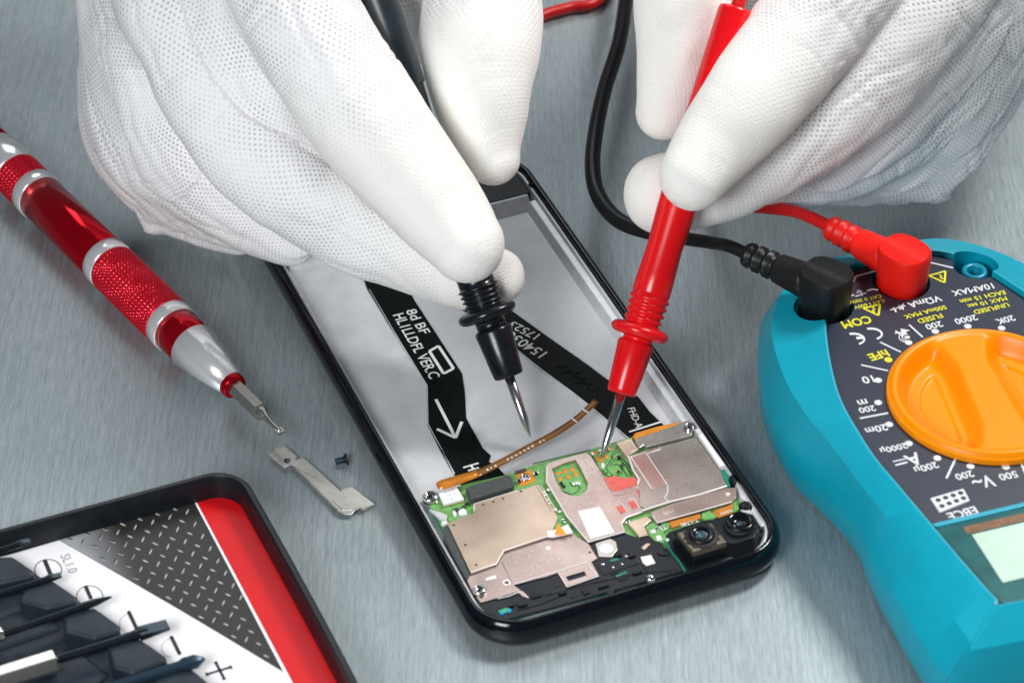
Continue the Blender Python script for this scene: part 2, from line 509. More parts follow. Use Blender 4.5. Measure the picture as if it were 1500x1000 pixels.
# ------------------------------------------------------------------ the opened phone
YAW = 0.39233018
PO = Vector((2.76123008, -9.06200946, 0))
PE = Vector((math.cos(YAW), math.sin(YAW), 0)); PL = Vector((-math.sin(YAW), math.cos(YAW), 0))


def ph(a, b, z=0.0): return PO + PE * a + PL * b + Z3 * z


PW, PLEN = 3.68, 15.8
phone = thing('dismantled_phone', 'opened black smartphone lying face down with its circuit board and cables exposed', 'phone', ph(0, PLEN / 2))


def ring(inset, z, y0=-.12, r=1.15):
    return [ph(x, y, z) for x, y in rrect(-PW + inset, PW - inset, y0 + inset, PLEN - inset, max(.12, r - inset * .8), 12)]


# black outer frame: rounded flank, thin lip, inner drop
m = MB()
prof = [(.42, .0), (.22, .03), (.08, .14), (.01, .30), (0, .44), (.035, .60), (.10, .70), (.15, .745), (.20, .75), (.235, .73), (.25, .66), (.26, .5), (.27, .2)]
loft(m, [ring(i, z) for i, z in prof], 'rim', close_bottom=True)
m.build('frame', phone)
# inner tray: pale ledge, sloping wall, floor
m = MB()
TZ = .30
loft(m, [ring(.27, .2), ring(.265, .60), ring(.285, .61), ring(.325, .60), ring(.34, .57), ring(.41, .34), ring(.45, TZ)], 'tray',
     mats=['tray_lt', 'tray_lt', 'tray_lt', 'tray_lt', 'tray', 'tray'], smooth=False, close_top=True)
m.build('inner_tray', phone, bevel=.015)

# far-end cover (black) with its pale step down into the battery bay
m = MB()
m.plate([ph(-3.25, 13.95), ph(3.28, 13.95), ph(3.28, 15.0), ph(2.9, 15.4), ph(-2.9, 15.4), ph(-3.25, 15.0)], .32, .60, 'blkplas')
m.build('rear_cover', phone, bevel=.03)
m = MB()
loft(m, [[ph(-3.2, 13.96, .3), ph(3.2, 13.96, .3), ph(3.2, 13.6, .3), ph(-3.2, 13.6, .3)],
         [ph(-3.2, 13.955, .585), ph(3.2, 13.955, .585), ph(3.2, 13.9, .585), ph(-3.2, 13.9, .585)]], 'tray_lt', smooth=False, close_top=True, close_bottom=True)
m.build('battery_bay_step', phone, bevel=.01)
m = MB()
loft(m, [[ph(3.05, 4.75, .295), ph(3.37, 4.75, .295), ph(3.37, 13.75, .295), ph(3.05, 13.75, .295)],
         [ph(3.17, 4.75, .50), ph(3.37, 4.75, .52), ph(3.37, 13.75, .52), ph(3.17, 13.75, .50)]], 'tray_lt', smooth=False, close_top=True, close_bottom=True)
m.build('battery_bay_ledge', phone, bevel=.02)


def screw(c, r, m_head='chrome', parent=phone, h=.07, name='screw'):
    c = Vector(c); mb = MB()
    mb.lathe(c, Z3, [(-.05, r), (h * .55, r), (h, r * .8), (h, r * .62), (h * .8, r * .58), (h * .8, .001)], m_head, n=24)
    for k in range(2):
        w = .7 + k * pi / 2; d = Vector((math.cos(w), math.sin(w), 0)) * r * .5
        mb.line(c - d, c + d, r * .26, c.z + h * .82, 'dark')
    return mb.build(name, parent, phone)


screw(at(781, 270, .62), .12, 'blkplas')

C1 = crop(610, 640, 7.144); C2 = crop(650, 760, 5.556); C3 = crop(780, 620, 6.667); C4 = crop(800, 740, 6.25)
C5 = crop(940, 600, 6.667); C6 = crop(940, 720, 6.667)
R1 = crop(380, 340, 2.631); R2 = crop(660, 380, 3.571); R3 = crop(720, 260, 2.273)
BZ = .44
# --- ribbon cables
z = TZ + .03
m = MB()
rp = [(440, 290), (508, 340), (538, 422), (583, 496), (625, 564), (626, 621), (644, 657), (665, 693), (690, 728), (748, 706), (729, 683), (716, 676), (719, 667), (707, 656), (695, 634), (683, 612), (681, 575), (677, 547), (608, 441), (560, 360), (525, 275)]
m.plate(P(rp, z), TZ + .006, z, 'ribbon')
m.tube(P([(541, 424), (584, 497), (626, 565), (627, 621), (666, 694)], z - .012), .016, 'tray_lt', n=6)
zt = z + .006
m.text('8d BF', at(*R1(563, 303), zt), at(*R1(622, 395), zt), 'print', zt, bold=.01, h=.85)
m.text('HL1LLDFL VER.C', at(*R1(514, 320), zt), at(*R1(657, 566), zt), 'print', zt, bold=.01, h=1.1)
rc = [at(*R1(*p), zt) for p in ((655, 458), (690, 438), (748, 525), (710, 545))]
for i in range(4): m.line(rc[i], rc[(i + 1) % 4], .075, zt + .001 * i, 'print')
a, b = at(*R1(680, 643), zt), at(*R1(756, 792), zt)
m.line(a, b, .075, zt, 'print'); m.line(at(*R1(684, 758), zt), b, .075, zt + .002, 'print'); m.line(at(*R1(780, 730), zt), b, .075, zt + .003, 'print')
for a, b in (((490, 318), (650, 270)), ((540, 350), (655, 318)), ((573, 296), (597, 334))):
    m.line(at(*C1(*a), zt), at(*C1(*b), zt), .05, zt + .001 * (a[0] == 573), 'print')
for k in range(5):   # faint conductors pressed into the film
    m.tube(P([(636 + k * 9, 640 + k * -3), (655 + k * 9, 672 - k * 3), (674 + k * 9, 700 - k * 3)], z), .008, 'ribbon', n=6)
m.build('ribbon_cable', phone)['label'] = 'black ribbon cable printed with an arrow and VER.C'
m = MB()
rp = [(600, 360), (640, 385), (690, 412), (751, 456), (790, 484), (831, 513), (862, 535), (890, 556), (935, 581), (952, 603), (976, 626), (960, 634), (922, 641), (892, 616), (866, 594), (839, 573), (794, 540), (752, 506), (700, 468), (650, 432), (590, 400)]
z = TZ + .05
m.plate(P(rp, z), TZ + .008, z, 'ribbon')
zt = z + .006
m.text('17523', at(*R2(470, 392), zt), at(*R2(330, 322), zt), 'print', zt, bold=.012)
m.text('154036', at(*R2(508, 486), zt), at(*R2(318, 372), zt), 'print', zt, bold=.012)
m.text('FHD-A', at(*R3(452, 768), zt), at(*R3(482, 834), zt), 'print', zt, bold=.01)
m.line(at(*R3(458, 846), zt), at(*R3(566, 812), zt), .05, zt, 'print')
m.tube(P([(752, 508), (794, 542), (839, 575), (892, 617), (922, 642)], TZ + .02), .022, 'tray_lt', n=8)
for k in range(4):
    x, y = 815 + k * 9, 538 + k * 8
    m.tube(P([(x, y), (x + 14, y - 2), (x + 22, y + 9), (x + 34, y + 8)], z + .004), .018, 'ribbon', n=6, sub=3)
m.build('ribbon_cable', phone)['label'] = 'black ribbon cable printed with white numbers and FHD-A'

# --- board
m = MB()
board = [(629, 741), (640, 722), (672, 712), (683, 708), (744, 694.6), (760, 690), (780, 681), (820, 670), (864, 658), (900, 647), (927, 639.5), (960, 634), (1008, 622), (1022, 634), (1058, 684), (1082, 716), (1086, 738), (1070, 775), (1010, 832), (990, 838), (820, 884), (740, 906), (712, 898), (672, 815)]
m.plate(P(board, BZ), TZ + .01, BZ, 'pcb', m_side='pcbt')
tr = [[(640, 450), (700, 470), (740, 520), (790, 500)], [(760, 410), (790, 350), (770, 310), (830, 240)], [(740, 400), (800, 300), (850, 270)], [(760, 480), (800, 520), (880, 470), (830, 400), (780, 410)],
      [(835, 335), (900, 400), (965, 500)], [(850, 325), (920, 390), (980, 490)], [(860, 400), (900, 470), (930, 520)], [(280, 650), (380, 690), (460, 640), (440, 600)], [(360, 575), (390, 610), (430, 605)],
      [(690, 500), (740, 470), (720, 430), (750, 390)], [(815, 330), (850, 360), (890, 340)], [(700, 455), (680, 480), (720, 505)], [(590, 330), (640, 420), (690, 510)], [(0, 395), (200, 345), (400, 300), (560, 258)]]
for q in tr: m.tube(P(q, BZ + .002, C3), .014, 'pcbd', n=6, sub=4)
for a, b in (((390, 447), (425, 497)), ((240, 488), (300, 478))): m.line(at(*C3(*a), BZ), at(*C3(*b), BZ), .04, BZ + .003, 'gold')
pcb = m.build('circuit_board', phone, bevel=.008)


def part(fn, name, bevel=.02, parent=None, label=None, seg=2):
    mb = MB(); fn(mb); o = mb.build(name, parent or pcb, phone, bevel=bevel, seg=seg)
    if label: o['label'] = label
    return o


def shield(poly, z0, z1, m_, holes=(), bevel=.022, name='shield_can', extra=None, label=None):
    def fn(mb):
        mb.plate(P(poly, z1), z0, z1, m_, holes=[P(h, z1) for h in holes])
        if extra: extra(mb)
    return part(fn, name, bevel, label=label)


def ridge(mb, pts, z, r=.022, m_='edge', f=None):
    mb.tube(P(pts, z, f), r, m_, n=8)


# tan shield with vent holes
def ex(mb):
    zz = .566
    for x, y in ((700, 705), (805, 673), (907, 640), (1095, 563), (390, 920)): mb.disc(at(*C1(x, y), zz), .026, 'dark', 12)
    for x, y in ((82, 48), (175, 208), (265, 370)): mb.disc(at(*C2(x, y), zz), .03, 'dark', 12)
    ridge(mb, [(690, 838), (727, 825.5), (738, 806), (803, 784.5)], .552, .02)
    ridge(mb, [(694.5, 749), (694, 738), (758, 718)], .552, .012)
    ridge(mb, [(786, 711.5), (808, 748), (812, 749)], .562, .012, 'tan')
    ridge(mb, [(792, 710), (815, 749)], .562, .010)
    # woven grain block
    for i in range(16):
        for j in range(15):
            mb.disc(at(702 + i * 5.2 + j * 1.9, 738 - i * 1.6 + j * 2.6, .5645), .011, 'mauve', 6)
shield([(655, 766), (690, 839), (727, 826), (738, 807), (805, 785), (817, 757), (789, 709), (694, 737), (696, 750)], BZ - .05, .56, 'tan', extra=ex,
       label='tan metal shield with small dark vent holes')

# mauve shield with a window on the board
win = [(808.5, 686), (826.5, 677.7), (843, 673), (852, 688), (861, 707), (859.5, 717.5), (847.5, 726.5), (835.5, 725.7), (824, 720), (815, 706)]
def ex(mb):
    zz = .524
    ridge(mb, [(801, 683), (801, 706), (831, 756), (862, 793.5), (915, 778.5), (910, 767), (917, 757.6), (940, 749.5)], .512, .022)
    ridge(mb, [(851, 677), (860, 673.5), (870, 686), (859, 690), (850, 677)], .520, .011)
    lab = P([(290, 50), (490, 10), (630, 245), (405, 305)], zz, C4); mb.sheet(lab, 'white')
    mb.sheet(P([(700, 530), (800, 512), (905, 535), (1000, 525), (1035, 570), (1010, 600), (860, 650), (800, 665), (760, 640)], zz, C3), 'redtape')
    for x, y, w in ((870, 840, 1.2), (985, 795, 1.1), (1060, 690, .9)):
        mb.sheet(P([(x - 45 * w, y - 30), (x + 5, y - 42), (x + 40 * w, y + 15), (x - 8, y + 45)], zz + .002, C3), 'redtape')
    ridge(mb, [(805, 775), (850, 760), (880, 790), (925, 865)], .522, .012, f=C3)
    ridge(mb, [(930, 740), (985, 728), (1050, 825)], .522, .012, f=C3)
    ridge(mb, [(1010, 630), (1065, 625), (1090, 670), (1170, 785)], .522, .014, f=C3)
    ridge(mb, [(640, 445), (790, 705), (905, 690)], .519, .008, f=C3, m_='pink')
shield([(801, 682), (802, 678), (838, 668), (859, 662.5), (865, 667), (887, 701), (900, 696), (915, 700), (929, 698), (936, 703), (938, 694), (976, 711), (982, 733.5), (940, 749), (917, 757.6), (910, 767), (915, 778), (862, 793), (831, 755), (801, 705.5)],
       BZ - .02, .52, 'mauve', holes=[win], extra=ex, label='mauve metal shield with a window and a blank white label')
# grey shield with raised panel
def ex(mb):
    zz = .554
    mb.plate(P([(960, 325), (1105, 282), (1318, 600), (1165, 635)], zz + .004, C3), .53, zz + .004, 'pink')
    ridge(mb, [(960, 325), (1105, 282), (1318, 600), (1165, 635), (960, 325)], zz + .002, .014, f=C3)
    ridge(mb, [(935, 320), (985, 460), (1040, 545), (1030, 580)], zz - .01, .024, f=C3)
    ridge(mb, [(1318, 600), (1320, 670), (1290, 720), (1333, 765)], zz, .013, f=C3)
    ridge(mb, [(1130, 290), (1250, 250), (1240, 225)], zz, .009, f=C3)
    ridge(mb, [(0, 985), (280, 897), (560, 830), (832, 743)], zz - .02, .026, f=C5)
shield([(919, 669.5), (947, 659), (1019.5, 640), (1055.5, 690), (1064.5, 711), (982, 733.5), (944, 744), (938, 740), (936, 706), (933, 696), (925, 686)], BZ - .02, .55, 'greysh', extra=ex,
       label='grey metal shield with a pink raised panel')
# connector bracket and its copper edge
def fn(mb):
    mb.plate(P([(927, 638), (931, 633.5), (960, 625), (985, 619.5), (997, 618), (1000, 622), (946, 640), (930, 643)], .52), BZ, .52, 'gold')
part(fn, 'copper_strip', .01)
shield([(930, 643), (936, 640), (967, 630), (997, 619), (1008, 617), (1016, 628), (1012, 637.5), (1008, 638.5), (949, 653.5), (944, 651), (936, 656)], .50, .61, 'plate', name='connector_bracket', bevel=.018)
screw(at(*C5(465, 178), .62), .13, 'chrome', pcb)
def ex(mb):
    ridge(mb, [(905, 180), (960, 165), (1000, 225), (1030, 250), (960, 275)], .535, .012, f=C3)
shield([(903, 648.5), (924, 641.5), (935, 658), (918, 669)], BZ - .01, .53, 'tan', extra=ex)
# lower right bracket strip
def ex(mb):
    z_ = .558
    mb.text('1170', at(*C6(300, 170), z_), at(*C6(205, 200), z_), 'edge', z_)
    mb.lathe(at(*C5(840, 825), .55), Z3, [(0, .05), (.02, .045), (.03, .03)], 'edge', n=14)
    ridge(mb, [(102, 230), (150, 302), (600, 177), (880, 97)], .54, .016, f=C6)
shield([(953, 750), (982, 738), (1065, 714), (1079, 714), (1079, 728), (1072, 734), (1030, 746), (962.5, 765)], BZ - .02, .55, 'mauve', name='metal_bracket', extra=ex)
# small shield by the black plate
shield([(918.4, 765.6), (947, 754.4), (955, 761), (944, 770), (950, 783), (936, 786.4), (930, 778)], BZ - .02, .52, 'tan')
# lower left bracket
def ex(mb):
    ridge(mb, [(751, 855.5), (765, 852), (815, 837), (860, 822.5), (868, 835), (876, 842.5)], .512, .017)
    ridge(mb, [(735, 822), (751, 855)], .512, .010, 'mauve')
    mb.lathe(at(*C2(513, 520), .51), Z3, [(0, .09), (.03, .085), (.03, .055), (.0, .05)], 'edge', n=18); mb.disc(at(*C2(513, 520), .52), .05, 'dark')
    mb.sheet(P([(340, 480), (420, 455), (430, 478), (345, 500)], .516, C2), 'edge')
    mb.disc(at(*C4(400, 425), .516), .03, 'dark', 12)
    mb.disc(at(*C2(850, 235), .516), .055, 'edge', 14)
    ridge(mb, [(440, 645), (530, 625), (600, 597), (640, 590), (690, 640)], .505, .012, f=C2)
    for x, y in ((620, 262), (700, 300), (765, 375), (850, 345), (935, 320), (705, 452), (720, 260)):
        mb.disc(at(*C2(x, y), .516), .014, 'edge', 8)
    ridge(mb, [(190, 745), (480, 645)], .505, .012, f=C4)
    ridge(mb, [(110, 612), (190, 742)], .505, .012, f=C4)
hole = [C4(180, 650), C4(350, 600), (C4(370, 640)), C4(205, 690)]
shield([(684, 848), (690, 841), (728, 828), (739, 809), (805, 787), (838, 781.6), (862, 796), (875, 817), (866, 822), (877, 842), (830, 858), (817.6, 838), (800, 844), (751, 855), (765, 866), (774, 875), (766, 873), (758, 866), (729, 875), (704, 882), (690, 862)],
       BZ - .02, .51, 'mauve', holes=[hole], bevel=.016, name='metal_bracket', extra=ex)
screw(at(*C2(290, 585), .53), .15, 'chrome', pcb)
# black lower plate with moulded details
def fn(mb):
    mb.plate(P([(684, 862), (760, 850), (866, 790), (915, 780), (930, 786), (950, 785), (962, 790), (985, 812), (1004, 834), (820, 885.5), (737, 907.5), (710, 902)], .475), BZ - .05, .475, 'darkplas')
    zz = .479
    for q in ([(860, 560), (850, 450), (950, 430), (1010, 510), (990, 550), (900, 555)],): mb.sheet(P(q, zz, C4), 'dark')
    mb.plate(P([(865, 470), (960, 450), (1000, 525), (920, 548), (885, 520)], .50, C4), .47, .50, 'white')
    mb.sheet(P([(870, 385), (920, 345), (955, 350), (900, 405)], zz, C4), 'tan')
    mb.ball(at(*C4(955, 665), .50), .11, 'chrome', (1, 1, .7))
    for x, y, r in ((735, 462, .045), (518, 535, .035), (612, 563, .028), (693, 535, .028)): mb.ball(at(*C4(x, y), .476), r, 'chrome', (1, 1, .3), 10)
    for q in ([(580, 500), (650, 478), (670, 495), (600, 512)], [(638, 640), (735, 600), (745, 612), (645, 655)]): mb.sheet(P(q, zz, C4), 'pcbt')
    for q in ([(275, 730), (330, 715), (345, 745), (290, 765)], [(345, 715), (410, 695), (430, 730), (365, 745)], [(290, 785), (350, 765), (365, 810), (310, 830)], [(370, 760), (435, 740), (455, 785), (390, 805)], [(550, 785), (620, 765), (615, 790), (560, 800)]): mb.sheet(P(q, zz, C4), 'dark')
    for x, y in ((725, 580), (890, 530)): mb.disc(at(*C2(x, y), zz), .07, 'dark', 14)
    mb.disc(at(*C4(1085, 430), zz), .11, 'blkplas', 18); mb.lathe(at(*C4(1085, 430), .475), Z3, [(0, .12), (.03, .11), (.03, .07), (.005, .06)], 'darkplas', n=18)
    mb.tube(P([(475, 560), (520, 640), (700, 575), (860, 530), (930, 610)], .476, C4), .012, 'blkplas', n=6)
    mb.tube(P([(0, 830), (300, 740), (800, 630), (1200, 590)], .476, C4), .015, 'blkplas', n=6)
    mb.plate(P([(470, 770), (440, 745), (520, 715), (560, 740)], .488, C2), .47, .488, 'ledg')
    mb.ball(at(*C2(475, 765), .485), .045, 'ledb'); mb.ball(at(*C2(535, 745), .485), .05, 'ledb')
    mb.tube(P([(600, 745), (800, 690), (990, 610)], .477, C2), .012, 'ribbon', n=6)
    rnd = random.Random(5)
    for (u, v) in ((765, 884), (785, 872), (800, 866), (824, 868), (842, 872), (858, 866), (884, 858), (900, 838), (912, 846), (925, 812), (934, 838), (930, 866), (958, 868), (972, 852), (985, 838), (968, 808), (905, 812), (895, 868), (748, 886), (815, 856)):
        w_, h_ = rnd.uniform(.08, .28), rnd.uniform(.05, .14)
        mb.box(at(u, v, .5), PE, PL, w_, h_, .46, .475 + rnd.choice((.012, .03, .05)), rnd.choice(('blkplas', 'darkplas', 'dark')))
part(fn, 'antenna_cover', .012)
def fn(mb):
    c = at(*C4(550, 395), .50)
    mb.plate(P([(450, 345), (590, 300), (640, 330), (655, 400), (600, 470), (480, 465)], .50, C4), .46, .50, 'greysh'); mb.disc(c + Z3 * .006, .155, 'white', 24)
part(fn, 'contact_tab', .012)
def fn(mb):
    mb.tube(P([(222, 480), (300, 600), (375, 690), (424, 772)], .478, C6), .03, 'pcbt', n=8)
    mb.sheet(P([(40, 345), (110, 300), (180, 310), (270, 300), (275, 350), (215, 395), (250, 470), (225, 500), (130, 480), (70, 420)], .486, C6), 'pcb')
    for q in ([(140, 430), (180, 420), (200, 465), (150, 475)], [(235, 460), (262, 450), (268, 472), (245, 482)], [(80, 380), (130, 360), (140, 395), (95, 400)]): mb.plate(P(q, .505, C6), .47, .505, 'white')
    mb.text('TJ', at(*C6(225, 325), .491), at(*C6(175, 345), .491), 'white', .491)
part(fn, 'board_edge', .006)
# amber camera connectors
def fn(mb):
    mb.plate(P([(268, 292), (570, 213), (582, 257), (290, 352)], .50, C6), .46, .50, 'flex')
    mb.text('T-1740', at(*C6(545, 262), .504), at(*C6(375, 312), .504), 'print', .504, bold=.015)
part(fn, 'camera_flex', .006)
def fn(mb):
    mb.plate(P([(690, 190), (890, 118), (885, 205), (752, 250), (715, 230)], .50, C6), .46, .50, 'flex')
    mb.text('SUNNY', at(*C6(880, 170), .504), at(*C6(755, 208), .504), 'print', .504, bold=.02)
    mb.text('1-06', at(*C6(885, 212), .504), at(*C6(805, 238), .504), 'print', .504, bold=.02)
part(fn, 'camera_flex', .006)
def fn(mb):
    mb.plate(P([(585, 205), (670, 180), (735, 240), (700, 262), (620, 270), (585, 255)], .52, C6), .46, .52, 'pcb')
    mb.plate(P([(575, 190), (615, 172), (640, 190), (600, 205)], .53, C6), .46, .53, 'dark')
part(fn, 'solder_bump', .01)
# parts on the upper board
def fn(mb):
    mb.plate(P([(230, 583), (425, 520), (500, 645), (285, 702)], .54, C1), .47, .54, 'white'); mb.plate(P([(240, 600), (428, 540), (502, 668), (285, 722)], .47, C1), BZ, .47, 'gold')
    for x, y in ((310, 575), (345, 565), (382, 555), (370, 648), (400, 590), (350, 600)): mb.disc(at(*C1(x, y), .544), .016, 'inkg', 8)
part(fn, 'white_chip', .01)
def fn(mb):
    mb.plate(P([(512, 528), (540, 515), (945, 388), (990, 405), (1022, 490), (1010, 515), (590, 645), (560, 640)], .62, C1), BZ, .62, 'rubber')
    for x, y in ((600, 565), (930, 440), (700, 470)): mb.disc(at(*C1(x, y), .624), .016, 'inkg', 8)
part(fn, 'rubber_connector', .04, seg=3)
def fn(mb):
    mb.sheet(P([(1045, 385), (1195, 335), (1252, 462), (1085, 520)], BZ + .006, C1), 'gold')
    c = at(*C1(1140, 425), BZ)
    mb.lathe(c, Z3, [(0, .12), (.03, .115), (.03, .085), (.012, .08)], 'chrome', n=24); mb.disc(c + Z3 * .02, .08, 'white'); mb.disc(c + Z3 * .024 + PL * .02, .05, 'dark')
part(fn, 'grounding_pad', 0)
zz = BZ + .006
for x, y in ((318, 465), (240, 488), (390, 447), (425, 497), (350, 520), (272, 542), (610, 290), (640, 342), (722, 325), (757, 250), (668, 360)):
    part(lambda mb: mb.lathe(at(*C3(x, y), BZ), Z3, [(-.01, .062 if x > 250 else .05), (.008, .062 if x > 250 else .05), (.012, .04), (.011, .01)], 'gold', n=16), 'test_pad', 0)
for x, y, w in ((275, 580, 1), (305, 615, 1), (400, 588, .8), (430, 580, .8), (455, 583, .7), (290, 600, .8)):
    part(lambda mb: mb.plate(P([(x - 14 * w, y - 10), (x + 14 * w, y - 16), (x + 20 * w, y + 8), (x - 8 * w, y + 14)], BZ + .02, C3), BZ, BZ + .02, 'dark' if x < 320 else 'white'), 'chip_component', .004)
for q in ([(440, 770), (490, 740), (520, 760), (530, 800), (470, 810), (440, 800)], [(375, 775), (405, 765), (425, 810), (395, 830)]):
    part(lambda mb: mb.plate(P(q, BZ + .05, C1), BZ - .01, BZ + .05, 'white'), 'chip_component', .008)
part(lambda mb: mb.plate(P([(1030, 350), (1140, 320), (1150, 345), (1045, 372)], BZ + .05, C1), BZ - .01, BZ + .05, 'rubber'), 'chip_component', .008)
part(lambda mb: mb.ball(at(*C3(688, 410), BZ), .055, 'white', (.8, 1.6, .5)), 'solder_bump', 0)
def fn(mb):
    mb.plate(P([(2, 235), (100, 215), (200, 170), (245, 245), (60, 285), (15, 280)], .585, C4), .54, .585, 'white'); mb.sheet(P([(112, 163), (188, 268), (75, 270)], .592, C4), 'orange_st')
part(fn, 'sticker', .006)
def fn(mb):
    mb.plate(P([(130, 745), (260, 780), (325, 810), (310, 870), (245, 850)], .54, C1), .46, .54, 'tray_lt'); mb.plate(P([(255, 880), (320, 870), (330, 895), (275, 905)], .56, C1), .46, .56, 'white')
part(fn, 'spring_contact', .02)
screw(at(*C1(145, 640), .47), .18, 'chrome', pcb, .1)
screw(at(*C6(1010, 150), .56), .145, 'blkplas', pcb, .08)
m = MB(); m.plate(P([(552, 238), (590, 215), (822, 535), (765, 552)], .625, C5), .45, .625, 'white'); m.build('antenna_strip', phone, bevel=.012)
m = MB(); m.plate(P([(515, 190), (565, 175), (590, 212), (545, 232)], .63, C5), .45, .63, 'tray'); m.build('spring_contact', phone, bevel=.012)
m = MB(); m.plate(P([(850, 650), (890, 620), (935, 665), (925, 710), (890, 720)], .64, C5), .4, .64, 'blkplas'); m.build('side_switch', phone, bevel=.03)
m = MB(); m.plate(P([(770, 590), (820, 570), (870, 640), (850, 670), (870, 740), (835, 745)], .56, C5), .4, .56, 'pcbt'); m.build('side_flex', phone, bevel=.01)
m = MB()
m.plate(P([(930, 700), (985, 735), (1040, 830), (1100, 930), (1080, 1000), (1045, 985), (1030, 900), (990, 880), (960, 850), (940, 760)], .60, C5), .4, .60, 'tray_lt')
m.plate(P([(960, 165), (1075, 110), (1205, 320), (1160, 345), (1080, 220), (990, 205)], .60, C6), .4, .60, 'tray_lt')
m.build('corner_bracket', phone, bevel=.03)
# dark plates laid over the green margins of the board
m = MB(); m.plate(P([(0, 60), (22, 40), (50, 90), (130, 260), (210, 440), (205, 480), (175, 480), (90, 330), (0, 150)], .53, C2), .4, .53, 'rubber'); m.build('side_dark_strip', phone, bevel=.02)
m = MB(); m.plate(P([(240, 420), (260, 390), (600, 280), (870, 210), (1090, 240), (1200, 330), (1180, 420), (980, 560), (700, 680), (440, 770), (380, 700), (290, 540)], .475, C6), .4, .475, 'blkplas'); m.build('camera_shadow_plate', phone, bevel=.01)  # dark plate standing in for the camera's shadow on the board
random.seed(11)
# tiny passives soldered along the green margins
sp = [(798, 722), (803, 734), (811, 746), (822, 748), (826, 762), (806, 716), (700, 716), (760, 703), (772, 697), (785, 692), (640, 735), (668, 745), (678, 742), (676, 752), (684, 738), (952, 771), (962, 774), (968, 780), (958, 786), (966, 768), (972, 772), (868, 664), (880, 661), (892, 657), (906, 690), (912, 680), (906, 668), (1060, 697), (1066, 704), (1032, 752), (1036, 749), (930, 762), (920, 764)]
for u, v in sp:
    a_ = random.choice((0, pi / 2)) + YAW; l_, w_, h_ = random.choice(((.10, .055, .05), (.07, .045, .04), (.13, .07, .06)))
    e1 = Vector((math.cos(a_), math.sin(a_), 0)); e2 = Vector((-e1.y, e1.x, 0)); c_ = at(u, v, BZ + h_)
    def fn(mb):
        mb.box(c_, e1, e2, l_ * .55, w_, BZ - .01, BZ + h_, random.choice(('dark', 'rubber', 'brown', 'tan')))
        for s_ in (-1, 1): mb.box(c_ + e1 * s_ * l_ * .4, e1, e2, l_ * .24, w_ * 1.05, BZ - .01, BZ + h_ * .97, 'chrome')
    part(fn, 'chip_component', 0)
# --- cameras
m = MB()
m.plate(P([(985, 777), (1046, 760), (1066, 752), (1095, 750), (1108, 758), (1114, 775), (1106, 787), (1078, 796), (1066, 795), (1015, 811)], .80), .35, .80, 'blkplas')
camm = m.build('camera_module', phone, bevel=.05, seg=3)
m = MB(); m.plate(P([(340, 400), (680, 300), (835, 488), (500, 590)], .86, C6), .7, .86, 'bezel'); bz = m.build('lens_plate', camm, phone, bevel=.03)
c = at(*C6(585, 432), .86)
m = MB()
rr = .365
m.lathe(c, Z3, [(0, rr), (.015, rr), (.02, rr * .93), (.02, rr * .8), (.06, rr * .72), (.09, rr * .62), (.085, rr * .5), (.05, rr * .36), (.045, rr * .34), (.05, rr * .2), (.05, .001)], 'glass', n=48,
        mats=['dark', 'dark', 'dark', 'blkplas', 'blkplas', 'rim', 'rim', 'glass', 'lensblue', 'lensblue'])
for k in range(14):
    w = 2 * pi * k / 14 + .2; m.ball(c + Vector((math.cos(w), math.sin(w), 0)) * rr * .98, .05, 'dark', (1, 1, .4), 8)
m.build('lens', camm, phone)['label'] = 'large lens in a square bronze bezel'
c = at(*C6(955, 335), .80)
m = MB()
rr = .315
m.lathe(c, Z3, [(0, rr * 1.02), (.10, rr), (.16, rr * .93), (.17, rr * .78), (.14, rr * .62), (.10, rr * .5), (.07, rr * .32), (.08, rr * .2), (.085, .001)], 'blkplas', n=48,
        mats=['rubber', 'blkplas', 'rim', 'glass', 'glass', 'glass', 'rim', 'lensblue'])
m.build('lens', camm, phone)['label'] = 'round black lens near the corner'
# --- loose copper strip lying across the bay
pts = [((640, 712), .62, 15), ((672, 702), .65, 13), ((706, 690), .68, 9.5), ((742, 672.5), .72, 9), ((778, 653), .76, 8.5), ((812, 635), .82, 8.5), ((846, 612), .88, 8), ((874, 586), .95, 7.5)]
cl, hw = [], []
for (u, v), z, w in pts:
    cl.append(at(u, v, z)); hw.append(w / scale_at(cl[-1]) / 2)
cl, hw = smooth_path(cl, hw, 6)
m = MB(); rows = []
for i, p in enumerate(cl):
    tn = (cl[min(i + 1, len(cl) - 1)] - cl[max(i - 1, 0)]).normalized(); sd = Z3.cross(tn).normalized()
    k = hw[i] * 1.3; sd2 = (sd + Z3 * .12).normalized()
    if i < 4: k *= (.5, .82, .95, 1)[i]
    rows.append((p - sd2 * k, p + sd2 * k))
nv = len(rows)
vs = [a for a, b in rows] + [b for a, b in rows]
for q in (0, .012):
    pass
k = 11
m.add([v for r in rows[:k + 1] for v in r], [[2 * i, 2 * i + 2, 2 * i + 3, 2 * i + 1] for i in range(k)], 'flex', True)
m.add([v for r in rows[k:] for v in r], [[2 * i, 2 * i + 2, 2 * i + 3, 2 * i + 1] for i in range(nv - 1 - k)], 'flexd', True)
for i in range(13, 30):   # print along the strip
    if random.random() < .2: continue
    a, b = rows[i]; c_ = a.lerp(b, .35) + Z3 * .012; tn = (cl[i + 1] - cl[i]) * .33; sd = (b - a) * .14
    m.add([c_ - sd, c_ - sd + tn * (.6 + random.random()), c_ + sd + tn * (.6 + random.random()), c_ + sd], [[0, 1, 2, 3]], 'print')
for i in (35, 38):
    a, b = rows[i]; tn = (cl[i + 1] - cl[i]) * .3
    m.add([a + Z3 * .01, a + tn + Z3 * .01, b + tn + Z3 * .01, b + Z3 * .01], [[0, 1, 2, 3]], 'print')
o = m.build('copper_flex_strip', phone)
sd = o.modifiers.new('thick', 'SOLIDIFY'); sd.thickness = .008
